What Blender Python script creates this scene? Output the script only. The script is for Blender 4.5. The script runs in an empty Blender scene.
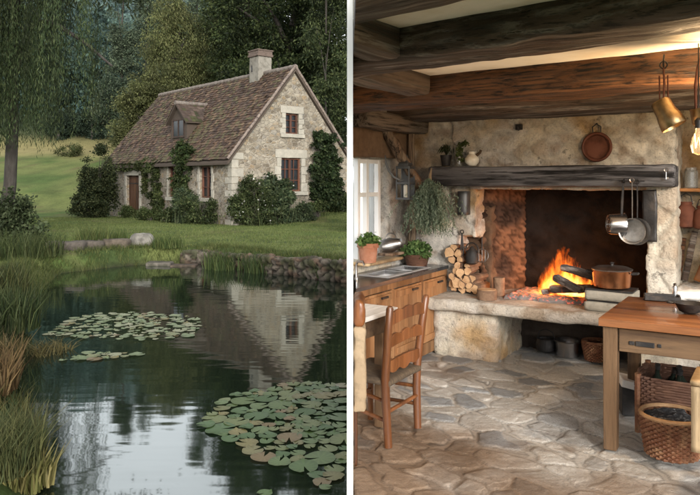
import bpy, bmesh, math, random
import numpy as np
from mathutils import Vector, Matrix
R = math.radians
random.seed(7); rng = np.random.default_rng(7)
sc = bpy.context.scene
COL = sc.collection
F, H0, CZ = 700.0, 180.0, 2.0          # focal length in photo pixels, horizon row, camera height over the water

# ------------------------------------------------------------------ frames
class Frame:
    def __init__(s, ox, oy, psi, z0):
        s.O = (ox, oy); s.psi = psi; s.z0 = z0
        s.u = (math.cos(psi), -math.sin(psi)); s.v = (math.sin(psi), math.cos(psi))
    def W(s, a, b, z):
        return Vector((s.O[0]+a*s.u[0]+b*s.v[0], s.O[1]+a*s.u[1]+b*s.v[1], s.z0+z))
    def atd(s, px, py, d):
        k = (px-350)/F; ax = s.O[0]+d*s.v[0]; ay = s.O[1]+d*s.v[1]
        a = (k*ay-ax)/(s.u[0]-k*s.u[1]); Y = ay+a*s.u[1]
        return a, CZ-(py-H0)*Y/F-s.z0
    def ats(s, px, py, a):
        k = (px-350)/F; ax = s.O[0]+a*s.u[0]; ay = s.O[1]+a*s.u[1]
        d = (k*ay-ax)/(s.v[0]-k*s.v[1]); Y = ay+d*s.v[1]
        return d, CZ-(py-H0)*Y/F-s.z0
KF = Frame(.912, 6.58, R(32), .45)      # the kitchen: a along the hearth wall, b into it
HF = Frame(-4.7233, 28.0, .86609, .09)  # the cottage: a along its long front (0 = near corner), b along its gable
HL, HW, HE, HR = 12.73, 6.055, 3.045, 6.74
def P(px, py, Y): return Vector(((px-350)*Y/F, Y, CZ-(py-H0)*Y/F))
def K(a, b, z): return KF.W(a, b, z)

# ------------------------------------------------------------------ numpy noise
def hsh(ix, iy, iz, s):
    h = (ix.astype(np.int64)*374761393 + iy.astype(np.int64)*668265263 + iz.astype(np.int64)*2147483647 + s*974634077) & 0xffffffff
    h = ((h ^ (h >> 13))*1274126177) & 0xffffffff
    h = ((h ^ (h >> 16))*2246822519) & 0xffffffff
    h = h ^ (h >> 15)
    return (h & 0xffffff)/float(0x1000000)
def vnoise(p, sc_=1.0, s=0):
    q = np.asarray(p, float)*sc_; i = np.floor(q).astype(np.int64); f = q-i; f = f*f*(3-2*f); r = 0
    for dx in (0, 1):
        for dy in (0, 1):
            for dz in (0, 1):
                w = (f[:, 0] if dx else 1-f[:, 0])*(f[:, 1] if dy else 1-f[:, 1])*(f[:, 2] if dz else 1-f[:, 2])
                r = r+w*hsh(i[:, 0]+dx, i[:, 1]+dy, i[:, 2]+dz, s)
    return r
def fbm(p, sc_=1.0, o=4, s=0):
    r = 0; a = .5; t = 0
    for k in range(o):
        r = r+a*vnoise(p, sc_*2**k, s+k*17); t += a; a *= .5
    return r/t
def voro(p, sc_=1.0, s=0, jit=.9):
    q = np.asarray(p, float)*sc_; i = np.floor(q).astype(np.int64); n = len(q)
    f1 = np.full(n, 9.); f2 = np.full(n, 9.); idr = np.zeros((n, 3)); 
    for dx in (-1, 0, 1):
        for dy in (-1, 0, 1):
            for dz in (-1, 0, 1):
                c = i+np.array([dx, dy, dz])
                h = [hsh(c[:, 0], c[:, 1], c[:, 2], s+k) for k in (1, 2, 3)]
                pt = np.stack([c[:, k]+.5+(h[k]-.5)*jit for k in range(3)], 1)
                d = np.sqrt(((q-pt)**2).sum(1))
                m = d < f1
                f2 = np.where(m, f1, np.minimum(f2, d))
                idr = np.where(m[:, None], np.stack(h, 1), idr); f1 = np.where(m, d, f1)
    return f1, f2, idr
def sstep(a, b, x):
    t = np.clip((x-a)/(b-a), 0, 1); return t*t*(3-2*t)
def mix(a, b, t):
    a = np.asarray(a, float); b = np.asarray(b, float); t = np.asarray(t)
    return a+(b-a)*t[:, None] if t.ndim else a+(b-a)*t

# ------------------------------------------------------------------ materials
def mat(name, base=(.5, .5, .5), rough=.6, metal=0., attr=False, layers=(), bump=None, stretch=(1, 1, 1), spec=.4, bump2=None, coat=0., rand=True, vor=None):
    m = bpy.data.materials.new(name); m.use_nodes = True; nt = m.node_tree; nd = nt.nodes; ln = nt.links
    b = nd['Principled BSDF']
    b.inputs['Roughness'].default_value = rough; b.inputs['Metallic'].default_value = metal
    b.inputs['Specular IOR Level'].default_value = spec; b.inputs['Coat Weight'].default_value = coat
    tc = nd.new('ShaderNodeTexCoord'); mp = nd.new('ShaderNodeMapping'); mp.inputs['Scale'].default_value = stretch
    if rand:
        oi = nd.new('ShaderNodeObjectInfo'); mu = nd.new('ShaderNodeVectorMath'); mu.operation = 'SCALE'; mu.inputs[0].default_value = (7, 11, 5)
        ln.new(oi.outputs['Random'], mu.inputs['Scale']); ad = nd.new('ShaderNodeVectorMath'); ad.operation = 'ADD'
        ln.new(tc.outputs['Object'], ad.inputs[0]); ln.new(mu.outputs[0], ad.inputs[1]); ln.new(ad.outputs[0], mp.inputs['Vector'])
    else:
        ln.new(tc.outputs['Object'], mp.inputs['Vector'])
    vec = mp.outputs[0]
    if attr:
        a = nd.new('ShaderNodeAttribute'); a.attribute_name = 'Col'; col = a.outputs['Color']
    else:
        a = nd.new('ShaderNodeRGB'); a.outputs[0].default_value = (*base, 1); col = a.outputs[0]
    if name in ('rubble_stone', 'dressed_stone', 'roof_tile', 'ridge_tile', 'verge_mortar', 'field_stone', 'chimney_stone', 'chimney_brick', 'lawn', 'lily_leaf'): layers = list(layers)+[(.01, .86 if name in ('rubble_stone', 'dressed_stone') else .70, -1, -.5)]
    hts = []
    if vor:                                    # rubble stone: (scale, mortar colour, stone colours..., strength)
        vs, mortar, cols, strength = vor
        nz = nd.new('ShaderNodeTexNoise'); nz.inputs['Scale'].default_value = vs*1.1; nz.inputs['Detail'].default_value = 3
        mm = nd.new('ShaderNodeMix'); mm.data_type = 'VECTOR'; mm.inputs['Factor'].default_value = .12/vs*2
        ln.new(vec, mm.inputs[4]); ln.new(nz.outputs['Color'], mm.inputs[5])
        v1 = nd.new('ShaderNodeTexVoronoi'); v1.inputs['Scale'].default_value = vs; ln.new(mm.outputs[1], v1.inputs['Vector'])
        v2 = nd.new('ShaderNodeTexVoronoi'); v2.feature = 'DISTANCE_TO_EDGE'; v2.inputs['Scale'].default_value = vs; ln.new(mm.outputs[1], v2.inputs['Vector'])
        sx = nd.new('ShaderNodeSeparateColor'); ln.new(v1.outputs['Color'], sx.inputs[0])
        cr = nd.new('ShaderNodeValToRGB'); cr.color_ramp.interpolation = 'LINEAR'
        el = cr.color_ramp.elements
        while len(el) < len(cols): el.new(.5)
        for k, c in enumerate(cols): el[k].position = k/(len(cols)-1); el[k].color = (*c, 1)
        ln.new(sx.outputs[0], cr.inputs[0])
        er = nd.new('ShaderNodeMapRange'); er.inputs[1].default_value = .02; er.inputs[2].default_value = .10; er.interpolation_type = 'SMOOTHSTEP'; ln.new(v2.outputs['Distance'], er.inputs[0])
        mx = nd.new('ShaderNodeMix'); mx.data_type = 'RGBA'; mx.inputs[6].default_value = (*mortar, 1); ln.new(er.outputs[0], mx.inputs[0]); ln.new(cr.outputs[0], mx.inputs[7])
        col = mx.outputs[2]; hts.append((er.outputs[0], strength))
    for (s_, c2, lo, hi) in layers:
        n = nd.new('ShaderNodeTexNoise'); n.inputs['Scale'].default_value = s_; n.inputs['Detail'].default_value = 6; n.inputs['Roughness'].default_value = .65; ln.new(vec, n.inputs['Vector'])
        r = nd.new('ShaderNodeMapRange'); r.inputs[1].default_value = lo; r.inputs[2].default_value = hi; ln.new(n.outputs[0], r.inputs[0])
        x = nd.new('ShaderNodeMix'); x.data_type = 'RGBA'; ln.new(r.outputs[0], x.inputs[0]); ln.new(col, x.inputs[6])
        if isinstance(c2, (int, float)):
            x.blend_type = 'MULTIPLY'; x.inputs[7].default_value = (c2, c2, c2, 1)
        else: x.inputs[7].default_value = (*c2, 1)
        col = x.outputs[2]
    ln.new(col, b.inputs['Base Color'])
    if rough < .7 and not attr and bump and metal < .5:      # worn patches: gloss that comes and goes
        n = nd.new('ShaderNodeTexNoise'); n.inputs['Scale'].default_value = .5 if max(stretch) > 2 else 5; n.inputs['Detail'].default_value = 5; ln.new(vec, n.inputs['Vector'])
        r = nd.new('ShaderNodeMapRange'); r.inputs[1].default_value = .35; r.inputs[2].default_value = .65; r.inputs[3].default_value = rough*.75; r.inputs[4].default_value = min(1, rough+.3); ln.new(n.outputs[0], r.inputs[0]); ln.new(r.outputs[0], b.inputs['Roughness'])
    prev = None
    for bb in (bump, bump2):
        if bb:
            n = nd.new('ShaderNodeTexNoise'); n.inputs['Scale'].default_value = bb[0]; n.inputs['Detail'].default_value = 8; n.inputs['Roughness'].default_value = .7; ln.new(vec, n.inputs['Vector'])
            hts.append((n.outputs[0], bb[1]))
    for h, st in hts:
        bp = nd.new('ShaderNodeBump'); bp.inputs['Strength'].default_value = min(1, st*10 if st < .1 else st); bp.inputs['Distance'].default_value = .03
        ln.new(h, bp.inputs['Height'])
        if prev: ln.new(prev, bp.inputs['Normal'])
        prev = bp.outputs[0]
    if prev: ln.new(prev, b.inputs['Normal'])
    return m
def leafmat(name, tr=.35, rough=.6, spec=.12):
    m = mat(name, attr=True, rough=rough, spec=spec); nt = m.node_tree; b = nt.nodes['Principled BSDF']; o = nt.nodes['Material Output']
    t = nt.nodes.new('ShaderNodeBsdfTranslucent'); mx = nt.nodes.new('ShaderNodeMixShader'); mx.inputs[0].default_value = tr
    at = [n for n in nt.nodes if n.type == 'ATTRIBUTE'][0]
    nt.links.new(at.outputs['Color'], t.inputs[0]); nt.links.new(b.outputs[0], mx.inputs[1]); nt.links.new(t.outputs[0], mx.inputs[2]); nt.links.new(mx.outputs[0], o.inputs[0])
    return m
def wood(name, c1, c2, c3, rough=.5, ax=0, grain=14, bump=.25, spec=.35, coat=0., dark=.5, hard=False):
    st = [grain, grain, grain]; st[ax] = grain*(.045 if hard else .07)
    return mat(name, c1, rough, stretch=tuple(st), layers=[(.35, c2, .42, .58), (1.1, c3, .50, .62), (2.2, dark, .50, .60), (.12, .55, .45, .62), (1.6, .10, .615, .65)] if hard else [(.35, c2, .38, .62), (1.1, c3, .5, .68), (2.6, dark, .5, .7), (9, .8, .5, .7), (.16, .5, .46, .62), (30, .72, .56, .66), (.6, .6, .56, .66)], bump=(1.2, bump), spec=spec, coat=coat)
M = {}
M['leaf'] = leafmat('leaf'); M['grass'] = leafmat('grass_blade', .3); M['lily'] = leafmat('lily_leaf', .1, .42, .22)
M['bark'] = mat('bark', (.026, .021, .017), .9, layers=[(3, (.05, .044, .036), .45, .7)], bump=(6, .6), stretch=(3, 3, .8))
M['lawn'] = mat('lawn', attr=True, rough=.95, spec=.1, layers=[(.7, .72, .45, .7), (9, .6, .45, .75)], bump=(14, .6), rand=False)
M['attr_stone'] = mat('field_stone', attr=True, rough=.9, spec=.2, layers=[(5, .6, .45, .7), (22, .7, .5, .75)], bump=(25, .5), rand=False)
M['house'] = mat('rubble_stone', rough=.92, spec=.2, vor=(4.6, (.30, .265, .21), [(.12, .098, .072), (.215, .18, .13), (.30, .265, .205), (.165, .14, .11), (.27, .20, .12), (.20, .188, .166)], .9),
                 layers=[(1.6, (.32, .285, .225), .48, .68), (9, .55, .48, .72), (.45, .6, .48, .72), (3, (.17, .15, .115), .62, .75)], bump=(22, .8), stretch=(1, 1, 1.5), rand=False)
M['dressed'] = mat('dressed_stone', (.275, .255, .21), .9, layers=[(2.5, (.36, .33, .27), .45, .7), (14, .75, .5, .75)], bump=(18, .4))
M['tile'] = mat('roof_tile', attr=True, rough=.85, spec=.25, layers=[(6, .6, .45, .7)], bump=(30, .4), rand=False)
M['redwood'] = wood('window_wood', (.105, .038, .020), (.06, .024, .014), (.14, .056, .030), .55, 2, 10)
M['doorwood'] = wood('door_wood', (.085, .038, .017), (.05, .023, .012), (.12, .058, .028), .6, 2, 10)
M['darkglass'] = mat('window_glass', (.012, .014, .016), .12, spec=.35)
M['chimstone'] = mat('chimney_stone', (.26, .24, .20), .92, layers=[(3, (.17, .155, .125), .45, .65), (14, .7, .5, .7)], bump=(16, .6))
M['brick'] = mat('chimney_brick', (.13, .095, .075), .9, layers=[(4, (.14, .10, .08), .45, .65), (12, .7, .5, .7)], bump=(14, .5))
M['soil'] = mat('soil', (.05, .036, .022), .95, bump=(8, .6))
M['strutdark'] = wood('dark_frame', (.06, .034, .022), (.035, .022, .016), (.10, .06, .04), .7, 2, 10)
M['wattle'] = mat('dry_board', (.05, .036, .026), .9, bump=(8, .4))
# kitchen
M['plaster'] = mat('rough_plaster', attr=True, rough=.93, spec=.15, layers=[(7, .82, .48, .66), (28, .80, .5, .7), (75, .72, .52, .68), (12, .45, .61, .67)], bump=(14, .8), bump2=(60, .9), rand=False)
M['floor'] = mat('flagstone', attr=True, rough=.62, spec=.35, layers=[(6, .88, .45, .68), (34, .86, .5, .7), (110, .8, .5, .7), (15, .72, .58, .68)], bump=(34, .8), bump2=(120, .8), rand=False)
M['white'] = mat('white_paint', (.93, .93, .92), .7, spec=.2)
M['limewash'] = mat('limewash', (.88, .83, .73), .95, layers=[(1.6, (.72, .62, .47), .5, .75)], bump=(5, .3))
M['beam'] = wood('old_beam', (.060, .040, .030), (.15, .108, .085), (.36, .32, .29), .6, 0, 32, 1., .4, dark=.25, hard=True)  # pale grey streaks are silvery highlights painted into the grain
M['beamacross'] = wood('old_cross_beam', (.060, .040, .030), (.15, .108, .085), (.36, .32, .29), .55, 1, 20, 1., .5, dark=.25, hard=True)  # same painted highlight streaks, grain turned across
M['greyacross'] = wood('weathered_cross_beam', (.17, .13, .10), (.33, .285, .24), (.08, .055, .04), .8, 1, 20, 1., dark=.35, hard=True)
M['beamgloss'] = wood('polished_beam', (.085, .040, .020), (.20, .088, .036), (.035, .02, .014), .42, 0, 30, 1., .4, dark=.3, hard=True)
M['beamgrey'] = wood('weathered_beam', (.22, .17, .13), (.40, .35, .30), (.10, .07, .05), .8, 0, 20, 1., dark=.35, hard=True)
M['strut'] = wood('brace_wood', (.20, .125, .075), (.32, .24, .17), (.09, .055, .035), .75, 2, 16, 1., dark=.4, hard=True)
M['mantel'] = wood('charred_oak', (.060, .056, .057), (.19, .185, .19), (.02, .018, .018), .6, 0, 18, 1., dark=.3, hard=True)
M['oak'] = wood('oiled_oak_top', (.21, .075, .023), (.12, .040, .014), (.31, .13, .045), .28, 0, 5, .12, .5, .25, dark=.6)
M['oakx'] = wood('oiled_oak_edge', (.30, .12, .036), (.20, .072, .024), (.40, .19, .07), .35, 0, 5, .15, dark=.6)
M['leg'] = wood('scrubbed_leg', (.115, .064, .030), (.165, .098, .050), (.06, .032, .016), .6, 2, 8, .25, dark=.65)
M['legx'] = wood('scrubbed_apron', (.115, .064, .030), (.165, .098, .050), (.06, .032, .016), .6, 0, 8, .25, dark=.65)
M['chair'] = wood('chair_wood', (.17, .060, .018), (.10, .034, .011), (.25, .10, .036), .34, 2, 8, .12, .5, dark=.55)
M['pine'] = wood('cabinet_pine', (.30, .145, .06), (.20, .09, .036), (.38, .21, .10), .5, 2, 6, .15, dark=.6)
M['palewood'] = wood('pale_board', (.50, .35, .19), (.60, .44, .26), (.36, .23, .11), .6, 2, 7, .2, dark=.75)
M['whitewood'] = wood('whitewashed_top', (.72, .70, .67), (.55, .53, .51), (.84, .83, .81), .4, 1, 6, .12, dark=.75)
M['slate'] = mat('slate_counter', (.035, .037, .04), .22, layers=[(5, (.07, .07, .075), .5, .7)], spec=.5)
M['brownwash'] = mat('brown_wash', (.20, .13, .08), .9, layers=[(3, (.12, .075, .045), .45, .65), (18, .7, .5, .7)], bump=(10, .6))
M['brass'] = mat('aged_brass', (.34, .23, .115), .34, 1., layers=[(5, .45, .45, .68), (14, .6, .5, .7)], bump=(24, .12))
M['sinksteel'] = mat('sink_steel', (.66, .67, .68), .42, .55, layers=[(3, .8, .5, .75)], stretch=(1, 1, 8))
M['steel'] = mat('brushed_steel', (.42, .42, .43), .27, 1., layers=[(3, .6, .5, .75)], stretch=(1, 1, 8))
M['pewter'] = mat('dull_pewter', (.36, .35, .34), .36, 1., layers=[(9, .45, .45, .7)], bump=(30, .1))
M['copper'] = mat('copper', (.62, .27, .13), .26, 1., layers=[(7, .5, .45, .7)])
M['oldcopper'] = mat('dark_copper', (.15, .055, .032), .62, .4, layers=[(9, .5, .45, .7)], bump=(20, .12))
M['iron'] = mat('cast_iron', (.018, .017, .017), .5, .3, layers=[(12, (.05, .04, .033), .5, .7)], bump=(40, .2), spec=.5)
M['greymetal'] = mat('grey_sheet_metal', (.13, .135, .14), .5, .6, layers=[(8, .55, .45, .7)], bump=(20, .15))
M['terracotta'] = mat('terracotta', (.36, .15, .085), .85, layers=[(5, (.46, .25, .17), .5, .7), (18, .8, .5, .7)], bump=(30, .15))
M['wicker'] = mat('wicker', (.17, .065, .03), .6, layers=[(14, (.33, .18, .09), .45, .7), (40, .5, .5, .75)], bump=(60, .3))
M['palewicker'] = mat('pale_wicker', (.40, .24, .12), .6, layers=[(14, (.25, .13, .06), .45, .7)], bump=(60, .3))
M['darkwicker'] = mat('dark_wicker', (.10, .048, .03), .6, layers=[(14, (.17, .085, .05), .45, .7)], bump=(60, .3))
M['net'] = mat('black_net', (.03, .03, .032), .75, layers=[(30, (.20, .20, .20), .52, .6)], bump=(50, .6))
M['logside'] = mat('log_bark', (.13, .075, .045), .9, layers=[(8, (.25, .16, .10), .45, .7)], bump=(18, .6))
M['logend'] = mat('log_end', (.52, .33, .18), .85, layers=[(9, (.34, .18, .085), .45, .7), (30, .7, .5, .7)], bump=(30, .3))
M['char'] = mat('charred_log', (.055, .047, .042), .9, layers=[(5, (.30, .27, .245), .47, .64), (16, .4, .5, .65)], bump=(16, .7), stretch=(1, 3, 3))
M['soot_dark'] = mat('sooty_stone', attr=True, rough=.95, spec=.1, layers=[(7, .5, .45, .7)], bump=(14, .6), rand=False)
M['linen'] = mat('beige_linen', (.25, .185, .115), .9, layers=[(4, (.30, .23, .15), .45, .7), (12, .7, .5, .65)], bump=(60, .25))
M['rag'] = mat('white_cloth', (.72, .70, .66), .9, layers=[(5, .75, .45, .7)], bump=(25, .3))
M['porcelain'] = mat('cream_glaze', (.78, .74, .64), .25, layers=[(6, (.58, .48, .33), .55, .75)])
M['bottle'] = mat('dark_bottle', (.012, .016, .012), .12, spec=.6)
M['rush'] = mat('rush_seat', (.07, .048, .03), .85, layers=[(25, (.14, .10, .06), .45, .65)], bump=(50, .6), stretch=(1, 6, 1))
M['clearglass'] = mat('jar_glass', (.9, .93, .92), .05); M['clearglass'].node_tree.nodes['Principled BSDF'].inputs['Transmission Weight'].default_value = .9
def emis(name, c, s, hot=None):
    m = bpy.data.materials.new(name); m.use_nodes = True; b = m.node_tree.nodes['Principled BSDF']
    b.inputs['Base Color'].default_value = (.05, .03, .02, 1); b.inputs['Emission Color'].default_value = (*c, 1); b.inputs['Emission Strength'].default_value = s
    return m
M['filament'] = emis('filament', (1, .62, .25), 12)
m = M['bulbglass'] = emis('bulb_glass', (1, .62, .28), .18); m.node_tree.nodes['Principled BSDF'].inputs['Transmission Weight'].default_value = .9; m.node_tree.nodes['Principled BSDF'].inputs['Roughness'].default_value = .1; m.node_tree.nodes['Principled BSDF'].inputs['Base Color'].default_value = (1, .9, .7, 1)

# ------------------------------------------------------------------ object helpers
def tag(o, label=None, cat=None, group=None, kind=None):
    if label: o['label'] = label
    if cat: o['category'] = cat
    if group: o['group'] = group
    if kind: o['kind'] = kind
    return o
def thing(name, label, cat, loc=(0, 0, 0), rz=0., group=None):
    o = bpy.data.objects.new(name, None); COL.objects.link(o); o.location = loc; o.rotation_euler = (0, 0, rz); o.empty_display_size = .1
    return tag(o, label, cat, group)
def link(name, me, m, parent=None, loc=None, rz=None):
    o = bpy.data.objects.new(name, me); COL.objects.link(o)
    if m is not None and not me.materials: me.materials.append(m)
    if parent is not None: o.parent = parent
    if loc is not None: o.location = loc
    if rz is not None: o.rotation_euler = (0, 0, rz)
    return o
def dup(root, loc=None, rot=None, label=None, group=None, scale=None):
    r = root.copy(); COL.objects.link(r)
    if loc is not None: r.location = loc
    if rot is not None: r.rotation_euler = rot
    if scale is not None: r.scale = scale
    if label: r['label'] = label
    if group: r['group'] = group
    for ch in list(root.children):
        c = ch.copy(); COL.objects.link(c); c.parent = r
        for g in list(ch.children):
            q = g.copy(); COL.objects.link(q); q.parent = c
    return r
def npmesh(name, V, Q, C=None, smooth=False):
    """V (n,3), Q (m,4) or (m,3) index array, C per-vertex colours."""
    me = bpy.data.meshes.new(name); V = np.ascontiguousarray(V, np.float32); Q = np.ascontiguousarray(Q, np.int32); k = Q.shape[1]
    me.vertices.add(len(V)); me.vertices.foreach_set('co', V.ravel())
    me.loops.add(Q.size); me.loops.foreach_set('vertex_index', Q.ravel())
    me.polygons.add(len(Q)); me.polygons.foreach_set('loop_start', np.arange(0, Q.size, k, dtype=np.int32))
    me.polygons.foreach_set('use_smooth', np.full(len(Q), smooth))
    me.update(calc_edges=True)
    if C is not None:
        a = me.color_attributes.new('Col', 'FLOAT_COLOR', 'POINT'); C4 = np.ones((len(V), 4), np.float32); C4[:, :3] = np.clip(C, 0, 1); a.data.foreach_set('color', C4.ravel())
    me.validate(); return me
def grididx(n, m, o=0):
    i = np.arange(n*m).reshape(n, m)+o
    return np.stack([i[:-1, :-1].ravel(), i[1:, :-1].ravel(), i[1:, 1:].ravel(), i[:-1, 1:].ravel()], 1)
def block(name, lo, hi, res, m, parent=None, amp=.015, nsc=3., rnd=.0, stone=None, colf=None, post=None, smooth=True, seed=0, loc=None, rz=None, kind=None, grain=0.):
    """A hewn / rubble block: subdivided box whose surface is pushed in and out by noise (and by stones)."""
    lo = np.array(lo, float); hi = np.array(hi, float); c = (lo+hi)/2; h = (hi-lo)/2
    V = []; Q = []; off = 0
    n = [max(2, int(round((hi[k]-lo[k])/res))+1) for k in range(3)]
    for ax in range(3):
        a, b = [(1, 2), (2, 0), (0, 1)][ax]
        ga, gb = np.meshgrid(np.linspace(-1, 1, n[a]), np.linspace(-1, 1, n[b]), indexing='ij')
        for sg in (-1, 1):
            v = np.zeros((ga.size, 3)); v[:, ax] = sg; v[:, a] = ga.ravel(); v[:, b] = gb.ravel()
            q = grididx(n[a], n[b], off)
            if sg < 0: q = q[:, ::-1]
            V.append(v); Q.append(q); off += len(v)
    q = np.concatenate(V); Q = np.concatenate(Q)
    nrm = np.sign(q)*np.abs(q)**10; nrm /= np.linalg.norm(nrm, axis=1)[:, None]
    p = c+q*h
    if rnd:                                   # round the long edges
        e = np.clip((np.abs(q)*h-(h-rnd)), 0, None); ln = np.linalg.norm(e, axis=1); k = np.where(ln > rnd, rnd/np.maximum(ln, 1e-9), 1)
        p = c+np.sign(q)*(np.minimum(np.abs(q)*h, h-rnd)+e*k[:, None])
    disp = np.stack([fbm(p, nsc, 4, seed+k*31) for k in range(3)], 1)-.5
    d = p+disp*2*amp
    if grain: d = d+nrm*(((fbm(p*np.array([1.6, 26, 26]), 1, 3, seed+7)-.5)*2-np.clip(fbm(p*np.array([.9, 17, 17]), 1, 2, seed+9)-.60, 0, 1)*5)*grain)[:, None]
    f = None
    if stone:                                 # (scale, depth)
        w = p+ (np.stack([vnoise(p, 5, seed+90+k) for k in range(3)], 1)-.5)*.25/stone[0]*3
        f1, f2, idr = voro(w*np.array(stone[2] if len(stone) > 2 else (1, 1, 1)), stone[0], seed)
        f = sstep(.03, .20, f2-f1)*(.6+.4*idr[:, 0]); d = d+nrm*((f-.5)*stone[1])[:, None]
        f = (f, idr)
    C = colf(p, f) if colf else None
    if post: d = post(d)
    me = npmesh(name, d, Q, C, smooth)
    bm = bmesh.new(); bm.from_mesh(me); bmesh.ops.remove_doubles(bm, verts=bm.verts, dist=1e-4); bm.to_mesh(me); bm.free()
    o = link(name, me, m, parent, loc, rz)
    if kind: o['kind'] = kind
    return o

class MB:
    def __init__(s): s.bm = bmesh.new()
    def box(s, c, size, rot=None, taper=None):
        r = bmesh.ops.create_cube(s.bm, size=1); T = Matrix.Translation(Vector(c)) @ (rot.to_4x4() if rot else Matrix()) @ Matrix.Diagonal((*size, 1))
        if taper:
            for v in r['verts']:
                if v.co.z < 0: v.co.x *= taper; v.co.y *= taper
        bmesh.ops.transform(s.bm, matrix=T, verts=r['verts']); return s
    def tube(s, pts, rads, n=8, caps=True, flat=1.):
        pts = [Vector(p) for p in pts]; 
        if isinstance(rads, (int, float)): rads = [rads]*len(pts)
        rings = []; up = Vector((0, 0, 1)); px = None
        for i, p in enumerate(pts):
            t = (pts[min(i+1, len(pts)-1)]-pts[max(i-1, 0)]).normalized()
            x = (px - t*px.dot(t)) if px else t.cross(up if abs(t.z) < .95 else Vector((1, 0, 0)))
            x = x.normalized(); y = t.cross(x); px = x
            rings.append([s.bm.verts.new(p+(x*math.cos(2*math.pi*k/n)+y*math.sin(2*math.pi*k/n)*flat)*rads[i]) for k in range(n)])
        for a, b in zip(rings, rings[1:]):
            for k in range(n): s.bm.faces.new((a[k], a[(k+1) % n], b[(k+1) % n], b[k]))
        if caps:
            s.bm.faces.new(rings[0][::-1]); s.bm.faces.new(rings[-1])
        return s
    def ring(s, c, Rr, r, n=40, k=6, rot=None):
        pts = []
        for i in range(n):
            a = 2*math.pi*i/n; p = Vector((math.cos(a)*Rr, math.sin(a)*Rr, 0)); 
            pts.append((p, Vector((math.cos(a), math.sin(a), 0))))
        rr = []
        for p, x in pts:
            rr.append([s.bm.verts.new(Vector(c)+((rot @ (p+x*math.cos(2*math.pi*j/k)*r+Vector((0, 0, 1))*math.sin(2*math.pi*j/k)*r)) if rot else (p+x*math.cos(2*math.pi*j/k)*r+Vector((0, 0, 1))*math.sin(2*math.pi*j/k)*r))) for j in range(k)])
        for i in range(n):
            a, b = rr[i], rr[(i+1) % n]
            for j in range(k): s.bm.faces.new((a[j], b[j], b[(j+1) % k], a[(j+1) % k]))
        return s
    def lathe(s, prof, c=(0, 0, 0), n=32, rot=None, sq=1.):
        rings = []; c = Vector(c)
        for r, z in prof:
            ring = []
            for k in range(n):
                a = 2*math.pi*k/n; p = Vector((r*math.cos(a), r*math.sin(a)*sq, z))
                ring.append(s.bm.verts.new(c+((rot @ p) if rot else p)))
            rings.append(ring)
        for a, b in zip(rings, rings[1:]):
            for k in range(n): s.bm.faces.new((a[k], a[(k+1) % n], b[(k+1) % n], b[k]))
        if prof[0][0] > 1e-4: s.bm.faces.new(rings[0][::-1])
        if prof[-1][0] > 1e-4: s.bm.faces.new(rings[-1])
        return s
    def prism(s, poly, z0, z1, T=None):
        lo = [s.bm.verts.new((x, y, z0)) for x, y in poly]; hi = [s.bm.verts.new((x, y, z1)) for x, y in poly]; n = len(poly)
        s.bm.faces.new(lo[::-1]); s.bm.faces.new(hi)
        for k in range(n): s.bm.faces.new((lo[k], lo[(k+1) % n], hi[(k+1) % n], hi[k]))
        if T: bmesh.ops.transform(s.bm, matrix=T, verts=lo+hi)
        return s
    def make(s, name, m, parent=None, bevel=0., smooth=False, rough=None, loc=None, rz=None, sub=0):
        bmesh.ops.recalc_face_normals(s.bm, faces=s.bm.faces)
        if rough:                             # (max edge, amplitude): worn, not perfectly straight
            for _ in range(3):
                ed = [e for e in s.bm.edges if e.calc_length() > rough[0]]
                if ed: bmesh.ops.subdivide_edges(s.bm, edges=ed, cuts=1, use_grid_fill=True)
            for v in s.bm.verts: v.co += Vector((random.uniform(-1, 1), random.uniform(-1, 1), random.uniform(-1, 1)))*rough[1]
        me = bpy.data.meshes.new(name); s.bm.to_mesh(me); s.bm.free()
        if smooth: me.polygons.foreach_set('use_smooth', [True]*len(me.polygons))
        o = link(name, me, m, parent, loc, rz)
        if bevel:
            b = o.modifiers.new('bevel', 'BEVEL'); b.width = bevel; b.segments = 2; b.limit_method = 'ANGLE'; b.angle_limit = R(40)
        if smooth:
            try: me.set_sharp_from_angle(angle=R(45))
            except Exception: pass
        return o
def rotz(a): return Matrix.Rotation(a, 3, 'Z')
def clampx(fr, xmin=.017, loc=None):
    """Slide points of a kitchen-frame array along the hearth wall until they are on the room's side of the partition."""
    def f(d):
        x = fr.O[0]+d[:, 0]*fr.u[0]+d[:, 1]*fr.v[0]; d = d.copy(); d[:, 0] += np.maximum(0, xmin-x)/fr.u[0]; return d
    return f
CL = clampx(KF)
KLOC = K(0, 0, 0); KRZ = -KF.psi

# ------------------------------------------------------------------ foliage helpers
OUT = .70
def unit(v): return v/np.maximum(np.linalg.norm(v, axis=1), 1e-9)[:, None]
def leaves(c, L, Wd, t=None, droop=0., var=.5, col=(.05, .08, .03), col2=None, dens=None, fold=False):
    """One diamond per leaf. c (n,3); t main direction or None."""
    n = len(c)
    t = rng.normal(size=(n, 3)) if t is None else t+rng.normal(size=(n, 3))*var
    t[:, 2] -= droop; t = unit(t); s = unit(np.cross(t, rng.normal(size=(n, 3))))
    L = np.asarray(L)*rng.uniform(.7, 1.3, n); Wd = np.asarray(Wd)*rng.uniform(.7, 1.3, n)
    V = np.stack([c-t*(L/2)[:, None], c+s*(Wd/2)[:, None], c+t*(L/2)[:, None], c-s*(Wd/2)[:, None]], 1).reshape(-1, 3)
    b = OUT*rng.uniform(.6, 1.4, n)[:, None]*np.asarray(col)
    if col2 is not None:
        k = (rng.random(n)**2)[:, None]; b = b*(1-k)+OUT*np.asarray(col2)*k
    return V, np.repeat(b, 4, 0)
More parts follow.
